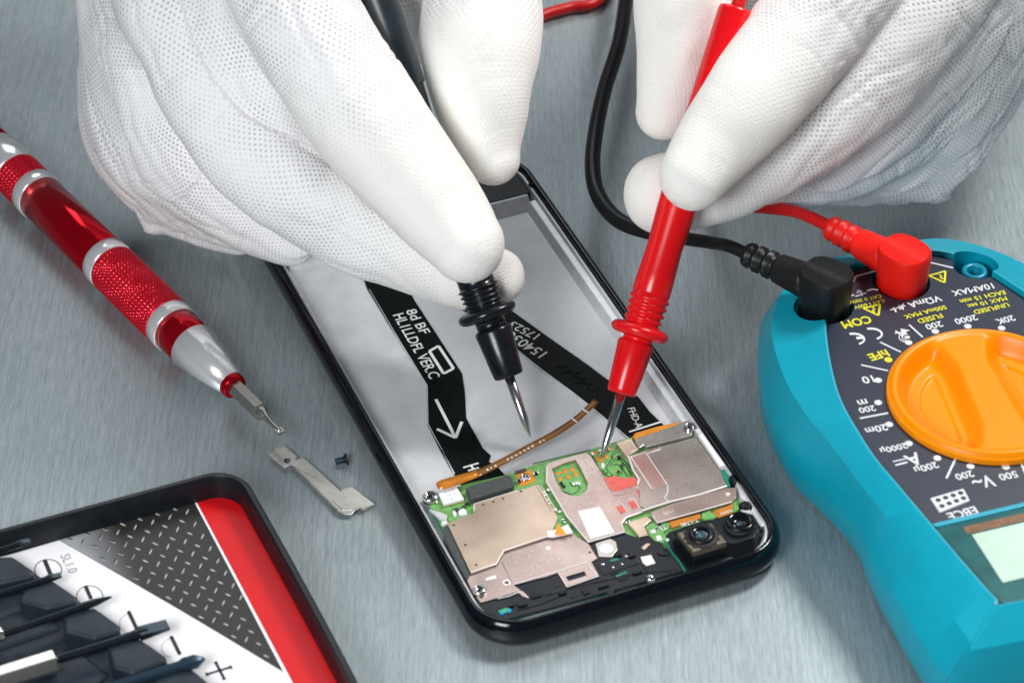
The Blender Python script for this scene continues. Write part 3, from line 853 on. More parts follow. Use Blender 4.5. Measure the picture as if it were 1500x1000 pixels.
o['label'] = 'long curved amber flex strip with white print'
# ------------------------------------------------------------------ red precision screwdriver
PR = .61
p0 = at(54, 284, PR); p1 = at(343, 566, PR); pd = (p1 - p0).normalized()


def st(u, v): return (at(u, v, PR) - p0).dot(pd)


pen = thing('precision_screwdriver', 'red knurled precision screwdriver with silver rings lying on the steel table', 'screwdriver', Vector((*(p0.lerp(p1, .3)).xy, 0)))


def seg_(name, t0, t1, r0, r1, m_, b=.025, extra=None):
    mb = MB(); pr = [(t0, r0 - b), (t0 + b, r0), (t1 - b, r1), (t1, r1 - b)]
    mb.lathe(p0, pd, pr, m_, n=56); return mb.build(name, pen)


S = {k: st(*v) for k, v in dict(a=(-30, 199), b=(2, 231), c=(27, 256), d=(49, 279), e=(60, 290), f=(152, 381), g=(164, 393), h=(245, 472), i=(257, 484), j=(281, 507), k=(343, 566)).items()}
seg_('end_cap', S['a'], S['b'] - .25, PR - .04, PR - .02, 'anod')
seg_('silver_ring', S['b'] - .25, S['c'] - .02, PR, PR, 'alu')


def knurl(name, t0, t1, r):
    mb = MB(); n, L_ = 220, int((t1 - t0) / .02); prof = []
    o = len(mb.v); d = pd; x = d.cross(Z3).normalized(); y = d.cross(x); vs = []; fs = []
    for j in range(L_ + 1):
        t = t0 + (t1 - t0) * j / L_
        for i in range(n):
            w = 2 * pi * i / n; a1 = w * 22 + t * 22; a2 = w * 22 - t * 22
            h = .5 * (abs(math.sin(a1)) + abs(math.sin(a2)))
            e = min(1, (t - t0) / .05, (t1 - t) / .05)
            rr_ = r - .035 + .055 * h * e
            vs.append(p0 + d * t + (x * math.cos(w) + y * math.sin(w)) * rr_)
    for j in range(L_):
        for i in range(n):
            i2 = (i + 1) % n; fs.append([j * n + i, j * n + i2, (j + 1) * n + i2, (j + 1) * n + i])
    mb.add(vs, fs, 'anodk', False); return mb.build(name, pen)


knurl('knurled_grip', S['c'] - .03, S['d'] + .02, PR - .01)
seg_('silver_ring', S['d'], S['e'], PR + .015, PR + .015, 'alu')
seg_('barrel', S['e'] - .02, S['f'] + .02, PR - .02, PR - .02, 'anod')
seg_('silver_ring', S['f'], S['g'], PR + .015, PR + .015, 'alu')
knurl('knurled_grip', S['g'] - .02, S['h'] + .02, PR - .0)
seg_('silver_ring', S['h'], S['i'], PR + .01, PR + .01, 'alu')
seg_('barrel_collar', S['i'] - .02, S['j'] + .02, PR - .03, PR - .05, 'anod')
mb = MB(); L_ = S['k'] - S['j']
mb.lathe(p0, pd, [(S['j'], PR - .04), (S['j'] + .03, PR - .01), (S['j'] + L_ * .5, .46), (S['j'] + L_ * .93, .30)], 'alu', n=56); mb.build('nose_cone', pen)
mb = MB()
mb.lathe(p0, pd, [(S['k'] - .16, .27), (S['k'] - .12, .315), (S['k'] + .03, .30), (S['k'] + .05, .27), (S['k'] + .04, .2), (S['k'] - .05, .19)], 'anod', n=40); mb.build('collet', pen)
mb = MB()
t1, t2, t3 = S['k'] + .05, st(383, 604), st(411, 632)
mb.lathe(p0, pd, [(t1 - .2, .215), (t2 - .07, .215), (t2, .16)], 'satin', n=6, smooth=False)
mb.lathe(p0, pd, [(t2 - .06, .16), (t2 + .05, .17), (t2 + .18, .095), (t3 - .35, .055), (t3 - .05, .058), (t3, .05)], 'satin', n=20)
x = pd.cross(Z3).normalized(); q = p0 + pd * (t3 - .12); up = x.cross(pd)
mb.add([q + x * a * .085 + up * b * .03 + pd * c for c in (0, .17) for a, b in ((-1, -1), (1, -1), (1, 1), (-1, 1))],
       [[0, 1, 2, 3], [7, 6, 5, 4], [0, 4, 5, 1], [1, 5, 6, 2], [2, 6, 7, 3], [3, 7, 4, 0]], 'satin')
bo = mb.build('flat_bit', pen)

# ------------------------------------------------------------------ loose bracket and screw
K1 = crop(0, 640, 2.679)
mb = MB()
hc = [K1(1127 + 13 * math.cos(a), 91 + 11 * math.sin(a)) for a in [2 * pi * i / 18 for i in range(18)]]
mb.plate(P([(1050, 64), (1076, 50), (1075, 40), (1092, 40), (1115, 31), (1140, 52), (1168, 77), (1158, 88), (1172, 82), (1192, 81), (1206, 92), (1336, 210), (1352, 200), (1382, 194), (1425, 228), (1472, 262), (1452, 270), (1425, 285), (1412, 278), (1392, 288), (1380, 302), (1352, 300), (1332, 294), (1240, 205), (1152, 118), (1140, 110), (1118, 122), (1080, 92)], .12, K1), .085, .12, 'plate', holes=[P(hc, .12)])
mb.tube(P([(1152, 116), (1240, 203), (1330, 292)], .10, K1), .03, 'plate', n=8); mb.tube(P([(1336, 212), (1200, 92)], .10, K1), .02, 'rubber', n=8)
mb.plate(P([(1300, 245), (1335, 250), (1390, 285), (1345, 285)], .135, K1), .1, .135, 'plate')
mb.plate(P([(1075, 60), (1095, 50), (1100, 64), (1082, 76)], .086, K1), .0, .086, 'plate')
mb.plate(P([(1440, 262), (1470, 262), (1452, 272), (1430, 280)], .10, K1), .0, .10, 'plate')
br = mb.build('loose_bracket', bevel=.01); tag(br, 'small bent steel bracket plate with one hole lying loose beside the phone', 'bracket')
sc_ = thing('small_screw', 'tiny black screw with blue thread lying on its side near the bracket', 'screw', Vector((*at(500, 675, 0).xy, 0)))
hd = at(508, 672, .13); tl = at(491, 676, .10); d = (hd - tl).normalized(); ln = (hd - tl).length
mb = MB(); mb.lathe(tl, d, [(ln - .06, .07), (ln - .03, .13), (ln + .0, .14), (ln + .02, .13)], 'bit', n=24); mb.build('screw_head', sc_)
mb = MB(); pr = []
for i in range(9):
    t = ln * .92 * i / 9; pr += [(t, .062), (t + .012, .085), (t + .024, .062)]
mb.lathe(tl, d, pr, 'bit', n=18, mats=['bluethread' if i < 12 else 'bit' for i in range(len(pr) - 1)]); mb.build('screw_thread', sc_)

# ------------------------------------------------------------------ bit case
CZ = .72
q = at(349, 679, 1.3); far = (at(22, 767, 1.3) - q).normalized(); rgt = (at(524, 990, 1.3) - at(366, 700, 1.3)).normalized()
case = thing('bit_case', 'open black tool case with a red and tread-plate printed card inside', 'tool case', Vector((*(q + far * 5 + rgt * 4).xy, 0)))


def cl_(a, b, z=0.0):
    """a along the far wall (leftwards), b along the right wall (towards the viewer); the right wall bows out a little"""
    bow = .05 * math.sin(max(0, min(1, b / 9)) * pi) * max(0, 1 - a / 2)
    p = q + far * (a - bow) + rgt * b; return Vector((p.x, p.y, z))


m = MB()
loops = [(.28, 0), (.22, .08), (.0 + .02, 1.18), (0, 1.26), (.04, 1.3), (.13, 1.3), (.16, 1.26), (.235, .8), (.25, .5)]
def crect_fixed(i, z):
    W_, H_ = 13.0, 9.0; r = max(.12, .8 - i); out = []
    cor = ((i + r, i + r, pi), (W_ - i - r, i + r, 1.5 * pi), (W_ - i - r, H_ - i - r, 0), (i + r, H_ - i - r, pi / 2))
    for k, (cx, cy, a0) in enumerate(cor):
        for j in range(9):
            a = a0 + pi / 2 * j / 8; out.append((cx + r * math.cos(a), cy + r * math.sin(a)))
        nx, ny, na = cor[(k + 1) % 4]; a = out[-1]; b = (nx + r * math.cos(na), ny + r * math.sin(na))
        out += [(a[0] + (b[0] - a[0]) * j / 14, a[1] + (b[1] - a[1]) * j / 14) for j in range(1, 14)]
    return [cl_(a, b, z) for a, b in out]
loft(m, [crect_fixed(i, z) for i, z in loops], 'casein', close_bottom=True, close_top=True, smooth=True)
m.plate([cl_(8.3, -.06), cl_(6.4, -.06), cl_(6.4, .1), cl_(8.3, .1)], .9, 1.36, 'casein')
cs_o = m.build('case_tray', case)
wn = cs_o.modifiers.new('es', 'EDGE_SPLIT'); wn.split_angle = math.radians(40)
def plate_gradient():
    m_ = bpy.data.materials.new('printed tread plate'); N, L = nodes_of(m_); b = N['Principled BSDF']
    tc = N.new('ShaderNodeTexCoord'); dt = N.new('ShaderNodeVectorMath'); dt.operation = 'DOT_PRODUCT'
    L.new(tc.outputs['Object'], dt.inputs[0]); dt.inputs[1].default_value = far
    o_ = ROOT_AT[case.name]; t0 = (at(*K1(500, 400), CZ) - o_).dot(far); t1 = (at(*K1(250, 410), CZ) - o_).dot(far)
    mr = N.new('ShaderNodeMapRange'); mr.inputs['From Min'].default_value = t0; mr.inputs['From Max'].default_value = t1; mr.interpolation_type = 'SMOOTHSTEP'
    L.new(dt.outputs['Value'], mr.inputs['Value'])
    n = N.new('ShaderNodeTexNoise'); n.inputs['Scale'].default_value = 1.2; L.new(tc.outputs['Object'], n.inputs['Vector'])
    r = N.new('ShaderNodeMix'); r.data_type = 'RGBA'; r.inputs[6].default_value = (.017, .017, .015, 1); r.inputs[7].default_value = (.30, .31, .33, 1)
    L.new(mnode(N, L, 'MULTIPLY', mr.outputs[0], mnode(N, L, 'ADD', n.outputs['Fac'], .5)), r.inputs[0]); L.new(r.outputs[2], b.inputs['Base Color']); b.inputs['Roughness'].default_value = .42
    return m_


M['card_pl'] = plate_gradient()
# printed card (one mesh, printing included); surveyed on the plane of the card
def cp(pts, z=CZ): return P(pts, z, K1)
m = MB()
card = [(757, 243), (830, 222), (900, 211), (935, 218), (962, 243), (1020, 345), (1140, 560), (1260, 790), (1350, 962), (1460, 1190), (1060, 1310), (700, 1180), (300, 900), (-200, 560), (-250, 520), (50, 455), (230, 403), (500, 310)]
m.plate(cp(card), CZ - .2, CZ, 'casein')
z1 = CZ + .006
m.sheet(cp([(764, 240), (830, 222), (900, 211), (935, 218), (962, 243), (1020, 345), (1140, 560), (1260, 790), (1350, 962), (1460, 1190), (1295, 1240), (1150, 965)], z1), 'card_red')
m.sheet(cp([(756, 243), (764, 240.5), (1150, 965), (1295, 1240), (1280, 1240), (1108, 912)], z1), 'white')
m.sheet(cp([(232, 403), (500, 310), (757, 243), (1108, 912), (1112, 922), (700, 672), (440, 520)], z1), 'card_pl')
m.sheet(cp([(50, 457), (232, 404), (440, 523), (700, 674), (1110, 918), (1281, 1240), (1060, 1305), (700, 1180), (300, 900), (-200, 560), (-240, 530)], z1), 'card_w')
dia = [(236, 404), (500, 312), (755, 246), (1104, 905), (700, 668), (440, 517)]
def inside(x, y, poly):
    c = False; n = len(poly)
    for i in range(n):
        (x1, y1), (x2, y2) = poly[i], poly[(i + 1) % n]
        if (y1 > y) != (y2 > y) and x < (x2 - x1) * (y - y1) / (y2 - y1) + x1: c = not c
    return c
def lens(cx, cy, ang, l, w):
    ca, sa = math.cos(ang), math.sin(ang); o = []
    for i in range(10):
        t = i / 10 * 2 * pi; a = math.cos(t); b = math.sin(t) * (1 - .55 * abs(a))
        o.append((cx + ca * a * l - sa * b * w, cy + sa * a * l + ca * b * w))
    return o
for j in range(-2, 18):
    for i in range(-6, 20):
        for (ox, oy, ang) in ((685, 282, .42), (735, 293, -1.12)):
            x = ox - 68 * i + 30 * j; y = oy + 20 * i + 48 * j
            if all(inside(x + a, y + b, dia) for a, b in ((-12, 0), (12, 0), (0, -12), (0, 12))):
                pale = inside(x, y, [(232, 403), (420, 338), (520, 420), (560, 560), (530, 575), (440, 522)])
                m.sheet(cp(lens(x, y, ang, 13, 3.7), z1 + .005), 'card_mk')
                if pale: m.sheet(cp(lens(x - 2, y - 4, ang, 14, 3.4), z1 + .007), 'ink')
def circ(cx, cy, r, w=4, m_='ink', a0=0, a1=2 * pi):
    n = 40
    for i in range(n):
        a, b = a0 + (a1 - a0) * i / n, a0 + (a1 - a0) * (i + 1) / n
        pts = [(cx + (r + s) * math.cos(t), cy + (r + s) * .78 * math.sin(t)) for t, s in ((a, -w / 2), (b, -w / 2), (b, w / 2), (a, w / 2))]
        m.sheet(cp(pts, z1 + .006), m_)
def bar(x0, y0, x1, y1, w=.08):
    m.line(at(*K1(x0, y0), z1), at(*K1(x1, y1), z1), w, z1 + .009, 'ink')
circ(189, 520, 53); bar(175, 482, 200, 542, .09)
circ(352, 622, 51, 3.2); bar(335, 583, 358, 635); circ(520, 730, 51, 2.4, 'inkg', 1.6, 4.6); bar(505, 685, 537, 752)
circ(682, 826, 48, 2.2, 'inkg', 1.8, 4.4); bar(672, 783, 705, 850)
for a in ((505, 685), (537, 752), (672, 783), (705, 850)): bar(a[0] - 6, a[1] + 2, a[0] + 6, a[1] - 2, .05)
bar(847, 884, 880, 948, .06); bar(812, 930, 906, 902, .06)
for a in ((847, 884), (880, 948)): bar(a[0] - 7, a[1] + 2, a[0] + 7, a[1] - 2, .05)
for a in ((812, 930), (906, 902)): bar(a[0] - 4, a[1] - 6, a[0] + 4, a[1] + 6, .05)
m.text('SL1.0', at(*K1(236, 466), z1), at(*K1(272, 536), z1), 'inkg', z1 + .006, h=1.0)
m.build('printed_card', case)
# bits and the toothed rack that holds them
bits = [((120, 405), (-230, 515)), ((240, 540), (-260, 690)), ((440, 625), (-90, 806)), ((660, 735), (-160, 990)), ((805, 868), (120, 1075))]
BZ_ = 1.18
ax = []
for tip, tail in bits:
    a, b = at(*K1(*tip), BZ_), at(*K1(*tail), BZ_); ax.append((a, b))
bd = sum(((a - b).normalized() for a, b in ax), Vector()).normalized(); bn = Vector((-bd.y, bd.x, 0))
m = MB()
# stepped base under the shanks, blocks between them
def rk(pts, z0, z1_, m_='caseblk'): m.plate([at(*K1(*p), z1_) for p in pts], z0, z1_, m_)
rk([(-240, 545), (30, 475), (140, 530), (290, 625), (470, 770), (660, 880), (850, 1010), (1000, 1160), (640, 1260), (-200, 1260), (-500, 900)], .3, .765)
for pts in ([(-160, 512), (-60, 470), (48, 463), (136, 522), (130, 545), (60, 560), (-120, 600)],
            [(95, 590), (205, 557), (302, 622), (300, 645), (185, 672), (70, 640)],
            [(245, 690), (370, 663), (472, 735), (470, 760), (372, 790), (250, 760)],
            [(420, 815), (548, 785), (655, 858), (650, 880), (520, 925), (440, 900)],
            [(600, 925), (755, 905), (850, 985), (840, 1010), (700, 1050), (610, 1010)]):
    rk(pts, .6, 1.13)
rk([(-300, 1010), (300, 830), (430, 930), (250, 1060), (-300, 1260)], .6, .84)
rk([(-300, 800), (130, 660), (240, 745), (-300, 930)], .6, .84)
m.build('bit_rack', case, bevel=.11, seg=4)
for k, (a, b) in enumerate(ax):
    lab = ['black screwdriver bit at the far end of the rack beside the case wall', 'slim dark bit whose tip covers the circle below SL1.0', 'long thin pointed black bit with a silver collar at its tail',
           'broad flat-bladed black bit on a thick shiny nickel shank', 'blued cross-head bit nearest the viewer in the rack'][k]
    bt = thing('screwdriver_bit', lab, 'screwdriver bit', Vector((*(a.lerp(b, .5)).xy, BZ_ - .1)), 'bits held in the rack of the open case')
    d = (a - b).normalized(); ln = (a - b).length; mb = MB()
    r = (.075, .075, .085, .105, .115)[k]; m_ = 'bitblue' if k == 4 else 'bit'
    up = Vector((-d.y, d.x, 0))
    if k in (0, 1, 3):
        tw = .8 if k == 3 else .35
        mb.lathe(b, d, [(0, r), (ln - tw, r * .95), (ln - tw * .8, r * 1.15), (ln - tw * .55, r * .9)], m_, n=20)
        w_ = r * (1.35 if k == 3 else .9)
        vs = [a - d * (tw * (1 - t)) + up * s_ * w_ + Z3 * h_ * hh for t, hh in ((.2, r * .85), (1, r * .28)) for s_, h_ in ((-1, -1), (1, -1), (1, 1), (-1, 1))]
        mb.add(vs, [[0, 1, 2, 3], [7, 6, 5, 4], [0, 4, 5, 1], [1, 5, 6, 2], [2, 6, 7, 3], [3, 7, 4, 0]], m_)
    elif k == 2:
        mb.lathe(b, d, [(0, r), (ln - .75, r), (ln - .62, r * 1.12), (ln - .35, r * .95), (ln - .05, .03), (ln, .012)], m_, n=20)
    else:
        mb.lathe(b, d, [(0, r), (ln - .55, r), (ln - .45, r * 1.35), (ln - .2, r * 1.3), (ln - .02, r * .35), (ln, .01)], m_, n=8, smooth=False)
    mb.build('bit_shank', bt, bevel=.008)
    if k in (2, 3):
        mb = MB()
        if k == 2: mb.lathe(at(*K1(14, 768), BZ_), -d, [(0, .13), (.05, .17), (.3, .17), (1.2, .17)], 'satin', n=6, smooth=False)
        else: mb.lathe(at(*K1(228, 876), BZ_), -d, [(0, .16), (.06, .27), (1.9, .27), (3.2, .27)], 'satin', n=6, smooth=False)
        mb.build('hex_shank', bt, bevel=.02)
# ------------------------------------------------------------------ multimeter
aa = math.radians(-72); MD = Vector((math.cos(aa), math.sin(aa), 0)); MR = Vector((-MD.y, MD.x, 0)); MK = at(1447, 580, 2.9); MK.z = 0


def ml(u, d, z=0.0): return MK + MR * u + MD * d + Z3 * z


meter = thing('multimeter', 'teal digital multimeter with orange dial lying face up beside the phone', 'multimeter', ml(0, 0))
MID = [(0, -6.38), (1.7, -6.38), (2.95, -5.55), (3.62, -4.15), (3.98, -2.8), (4.06, -1.4), (3.82, -.4), (3.64, .5), (3.60, 1.5), (3.74, 2.6), (3.82, 4.4), (3.76, 6.15), (3.55, 6.62), (0, 6.75)]
RDG = [(0, -6.1), (1.55, -6.1), (2.65, -5.3), (3.38, -4.05), (3.70, -2.5), (3.72, -1.2), (3.58, -.1), (3.52, .8), (3.42, 1.8), (3.34, 2.8), (3.28, 4.5), (3.24, 6.1), (3.05, 6.42), (0, 6.5)]
INN = [(0, -5.35), (.95, -5.30), (1.75, -4.7), (2.28, -3.6), (2.74, -2.2), (3.0, -1.0), (3.05, .2), (3.03, 1.0), (2.93, 1.8), (2.78, 3.0), (2.6, 4.4), (2.42, 5.55), (2.28, 5.75), (0, 5.78)]


def outline(half, z, inset=0.0):
    pts = [Vector((u, d, 0)) for u, d in half]
    sm, _ = smooth_path(pts, [0] * len(pts), 6)
    sm = [Vector((max(0, p.x), p.y, 0)) for p in sm]
    full = sm + [Vector((-p.x, p.y, 0)) for p in reversed(sm[1:-1])]
    c = Vector((0, .2, 0)); out = []
    n = len(full)
    for i, p in enumerate(full):
        if inset:
            tn = (full[(i + 1) % n] - full[i - 1]).normalized(); p = p + Vector((-tn.y, tn.x, 0)) * inset
        out.append(ml(p.x, p.y, z))
    return out


FZ = 2.62
m = MB()
loft(m, [outline(MID, 0, .45), outline(MID, .12, .28), outline(MID, .6, .06), outline(MID, 1.2), outline(MID, 1.6, .03), outline(RDG, 2.36), outline(INN, 2.72, -.12), outline(INN, 2.76, -.05), outline(INN, 2.75), outline(INN, FZ - .06, .02)],
     'teal', close_top=True, close_bottom=True)


def boolean(ob, cut, solver='EXACT'):
    md = ob.modifiers.new('cut', 'BOOLEAN'); md.operation = 'DIFFERENCE'; md.object = cut; md.solver = solver
    C.view_layer.update()
    me = bpy.data.meshes.new_from_object(ob.evaluated_get(C.evaluated_depsgraph_get()))
    ob.modifiers.clear(); ob.data = me


JK = [(-2.02, -4.31), (.0, -4.54), (1.89, -4.60)]
JR = (.68, .66, .53)
DC = at(1447, 573, FZ + .18) - ml(0, 0, FZ + .18)


def cutter(off):
    cb = MB()
    for (u, d), r in zip(JK, JR): cb.lathe(ml(u, d, 1.7) - off, Z3, [(0, r), (1.5, r)], 'tealr', n=48)
    cb.lathe(ml(0, 0, FZ - .6) + DC - off, Z3, [(0, 1.95), (1.5, 1.95)], 'tealr', n=64)
    o = cb.build('cutter'); return o


body = m.build('body', meter)
cu = cutter(Vector()); boolean(body, cu)
m = MB(); m.plate(outline(INN, FZ, .03), FZ - .05, FZ, 'navy'); plate_ = m.build('front_plate', meter); boolean(plate_, cu, 'FAST')
bpy.data.objects.remove(cu)
es = body.modifiers.new('es', 'EDGE_SPLIT'); es.split_angle = math.radians(27)
# printing on the front plate is its own sheet of ink
m = MB(); zt = FZ + .006
G1 = crop(1280, 340, 6.25); G2 = crop(1080, 320, 5.554); G3 = crop(1200, 460, 2.94); G4 = crop(1100, 320, 2.6325)
def tx(s, f, a, b, col='wprint', bold=.02, h=1.0): m.text(s, at(*f(*a), zt), at(*f(*b), zt), col, zt, bold=bold, h=h)
def ln(f, a, b, w=.05, col='wprint', dz=0.0): m.line(at(*f(*a), zt), at(*f(*b), zt), w, zt + dz, col)
tx('10AMAX', G1, (1078, 468), (704, 540)); tx('EACH 15 min', G1, (1190, 532), (780, 620), 'yprint'); tx('MAX 10 sec', G1, (1205, 588), (850, 664), 'yprint'); tx('UNFUSED', G1, (1222, 645), (905, 718), 'yprint')
tx('V\u03a9mA', G1, (598, 578), (300, 648)); tx('500mA MAX', G1, (650, 668), (270, 762), 'yprint'); tx('FUSED', G1, (612, 742), (390, 800), 'yprint')
ln(G1, (290, 672), (150, 712), .04); m.sheet(P([(270, 690), (222, 665), (236, 712)], zt + .002, G1), 'wprint'); ln(G1, (178, 690), (205, 732), .05, dz=.004)
m.sheet(P([(272, 648), (225, 690), (275, 712)], zt + .003, G1), 'wprint')
def tri(f, p, sp):
    for i in range(3): ln(f, p[i], p[(i + 1) % 3], .05, 'yprint', .001 * i)
    for a, b in zip(sp, sp[1:]): ln(f, a, b, .045, 'yprint', .004)
tri(G1, ((505, 398), (655, 356), (648, 462)), ((600, 390), (622, 405), (608, 412), (632, 430)))
tri(G2, ((1025, 730), (1162, 698), (1148, 788)), ((1100, 722), (1120, 738), (1098, 748), (1118, 762)))
tx('CAT II 300V', G2, (1165, 618), (905, 672), 'yprint', .015); tx('CAT I 600V', G2, (1188, 655), (945, 715), 'yprint', .015); tx('COM', G2, (1068, 790), (838, 842), 'yprint', .03, 1.15)
# CE mark
def arc(f, cx, cy, rx, ry, a0, a1, w, col='wprint', n=20):
    for i in range(n):
        a, b = a0 + (a1 - a0) * i / n, a0 + (a1 - a0) * (i + 1) / n
        q = [(cx + (rx + s) * math.cos(t), cy + (ry + s) * math.sin(t)) for t, s in ((a, -w / 2), (b, -w / 2), (b, w / 2), (a, w / 2))]
        m.sheet(P(q, zt, f), col)
arc(G3, 222, 86, 48, 24, -1.9, 1.0, 9); arc(G3, 146, 108, 48, 24, -1.9, 1.0, 9); ln(G3, (160, 104), (192, 100), .09, dz=.003)
ln(G2, (905, 570), (965, 470), .06); ln(G2, (965, 470), (1120, 428), .06, dz=.001); ln(G2, (900, 636), (952, 620), .05); ln(G2, (1055, 588), (1100, 574), .05); ln(G2, (1100, 574), (1146, 582), .05, dz=.001)
ln(G2, (960, 634), (1048, 604), .05); ln(G2, (968, 605), (1020, 590), .04); ln(G2, (975, 590), (1000, 582), .04); ln(G2, (1005, 598), (1014, 630), .04, dz=.002)
tx('10', G2, (1060, 385), (990, 400), 'brown', .0)
ln(G1, (478, 268), (725, 326), .05)
def dotp(f, x, y, r=.085, col='wprint'): m.disc(at(*f(x, y), zt + .002), r, col, 20)
tx('200', G3, (522, 30), (452, 46)); tx('2000', G3, (672, 2), (578, 22)); tx('20K', G3, (832, 4), (755, 24)); tx('200K', G3, (1010, 0), (882, 10))
dotp(G3, 500, 74); dotp(G3, 640, 52); dotp(G3, 786, 60)
dotp(G3, 385, 122); tx('hFE', G3, (286, 152), (205, 175), 'yprint', .03); dotp(G3, 298, 196, .09, 'yprint')
ln(G3, (387, 45), (446, 99), .045); ln(G3, (262, 120), (352, 163), .045); ln(G3, (180, 218), (297, 243), .045); ln(G3, (175, 448), (297, 425), .05); ln(G3, (587, 622), (548, 706), .05); ln(G3, (866, 630), (890, 690), .05)
m.sheet(P([(385, 68), (350, 62), (356, 92)], zt, G3), 'wprint'); m.sheet(P([(352, 64), (358, 92), (382, 86)], zt + .002, G3), 'wprint'); ln(G3, (328, 72), (362, 96), .05, dz=.003); ln(G3, (325, 84), (388, 70), .03, dz=.004)
for r in (14, 26, 38): arc(G3, 382, 98, r, r * .6, 1.9, 3.5, 4)
dotp(G3, 381, 99, .055)
tx('10', G3, (226, 263), (178, 272)); dotp(G3, 254, 284); tx('200', G3, (236, 392), (166, 404)); tx('m', G3, (200, 364), (160, 372)); dotp(G3, 254, 380)
tx('20m', G3, (284, 472), (194, 492)); dotp(G3, 301, 474); tx('2000\u00b5', G3, (372, 553), (258, 578)); dotp(G3, 386, 556)
tx('A', G3, (420, 594), (360, 612), h=1.1); ln(G3, (318, 634), (372, 622), .035); ln(G3, (328, 650), (380, 636), .05)
tx('200\u00b5', G3, (502, 634), (404, 660)); dotp(G3, 509, 619); tx('200', G3, (655, 672), (580, 690)); dotp(G3, 652, 654)
tx('V~', G3, (740, 690), (648, 705), h=1.3); tx('500', G3, (845, 674), (768, 690)); dotp(G3, 804, 657)
tx('EBCE', G3, (668, 826), (545, 858), h=1.1)
mk_ = m.build('printed_markings', meter)
with C.temp_override(active_object=plate_, object=plate_, selected_objects=[plate_, mk_], selected_editable_objects=[plate_, mk_]):
    bpy.ops.object.join()
# transistor socket
m = MB()
hx = [P([(478, 790), (622, 748), (650, 800), (520, 852)], FZ + .03, G3)][0]
m.plate(hx, FZ - .02, FZ + .03, 'wprint')
for i in range(4):
    for j in range(2):
        s_, t_ = .16 + i * .23, .28 + j * .42
        p = hx[0].lerp(hx[1], s_).lerp(hx[3].lerp(hx[2], s_), t_); m.disc(p + Z3 * .006, .06, 'navy', 10)
m.build('transistor_socket', meter, bevel=.02)
# display
m = MB()
m.plate([ml(-2.70, 3.2), ml(2.70, 3.2), ml(2.44, 5.45), ml(2.25, 5.70), ml(-2.25, 5.70), ml(-2.44, 5.45)], FZ - .01, FZ + .02, 'lcdglass')
dsp = m.build('display_window', meter, bevel=.02)
m = MB(); m.plate([ml(-2.04, 3.62), ml(2.0, 3.62), ml(2.0, 5.1), ml(-2.04, 5.1)], FZ + .021, FZ + .027, 'lcd'); m.build('lcd_pane', dsp, meter)
m = MB(); m.plate([ml(-2.12, 3.36), ml(2.05, 3.36), ml(2.05, 3.58), ml(-2.12, 3.58)], FZ + .021, FZ + .027, 'brown'); m.build('brown_strip', dsp, meter)
# edge rib under the front plate's lower end
m = MB(); m.plate([ml(-2.72, 3.08), ml(2.72, 3.08), ml(2.68, 3.2), ml(-2.68, 3.2)], FZ - .01, FZ + .05, 'teal'); m.build('plate_rib', meter, bevel=.015)
# free jack
m = MB()
u, d = JK[2]; c = ml(u, d, 1.72)
m.lathe(c, Z3, [(0, .30), (.70, .30), (.74, .28), (.74, .19), (.70, .165), (.1, .16)], 'tealr', n=40); m.build('input_jack', meter)
m = MB(); m.lathe(c + Z3 * .02, Z3, [(0, .155), (.3, .15)], 'dark', n=24); m.build('jack_contact', meter)
# dial: a moulded height field
m = MB(); R = 2.19; DZ = FZ + .015
bar_a = math.atan2(-1.0, .36)                      # handle direction in the table plane
BD = (at(1484, 672, 3.2) - at(1404, 512, 3.2)).normalized(); BN = Vector((-BD.y, BD.x, 0))
def sstep(a, b, x):
    t = max(0, min(1, (x - a) / (b - a))); return t * t * (3 - 2 * t)
nr, na = 64, 192; vs, fs = [], []
for j in range(nr + 1):
    for i in range(na):
        r = R * j / nr if j else 0; w = 2 * pi * i / na
        p = BD * math.cos(w) * r + BN * math.sin(w) * r
        s_ = p.dot(BD); n_ = abs(p.dot(BN))
        hw = .36 + .30 * sstep(.9, 2.1, abs(s_)) + .10 * (s_ / R)
        bowl = sstep(hw - .04, hw + .40, n_) * (1 - sstep(R - .52, R - .20, r))
        inner = sstep(hw + .45, hw + .53, n_) * (1 - sstep(R - .80, R - .72, r))
        zz = .19 - bowl * .40 - inner * .06 - .08 * sstep(R - .14, R, r) + .04 * sstep(R - .3, R - .16, r) * (1 - sstep(R - .14, R, r))
        zz -= .10 * sstep(0, R, r) * bowl * 0
        vs.append(ml(0, 0, DZ) + DC + p + Z3 * zz)
for j in range(nr):
    for i in range(na):
        i2 = (i + 1) % na; fs.append([j * na + i, (j + 1) * na + i, (j + 1) * na + i2, j * na + i2])
m.add(vs, fs, 'dial', True)
loft(m, [[ml(0, 0, DZ + zz) + DC + (BD * math.cos(2 * pi * i / na) + BN * math.sin(2 * pi * i / na)) * rr_ for i in range(na)] for rr_, zz in ((R + .015, -.01), (R + .015, .05), (R, .11))], 'dial')
m.build('dial', meter)

# ------------------------------------------------------------------ test leads
def axis_pts(tip, top, ztip, ztop):
    a, b = at(*tip, ztip), at(*top, ztop); return a, (b - a).normalized(), b


def stn(a, d, u, v):
    """distance along the axis a + t d whose picture is nearest the surveyed pixel"""
    best, bt = 1e9, 0
    for i in range(0, 2400):
        t = i * .01; p = a + d * t; w = p - CAMP; dep = w.dot(FWD)
        x = 750 + F * w.x / dep; y = 500 - F * w.dot(UPV) / dep; e = (x - u) ** 2 + (y - v) ** 2
        if e < best: best, bt = e, t
    return bt


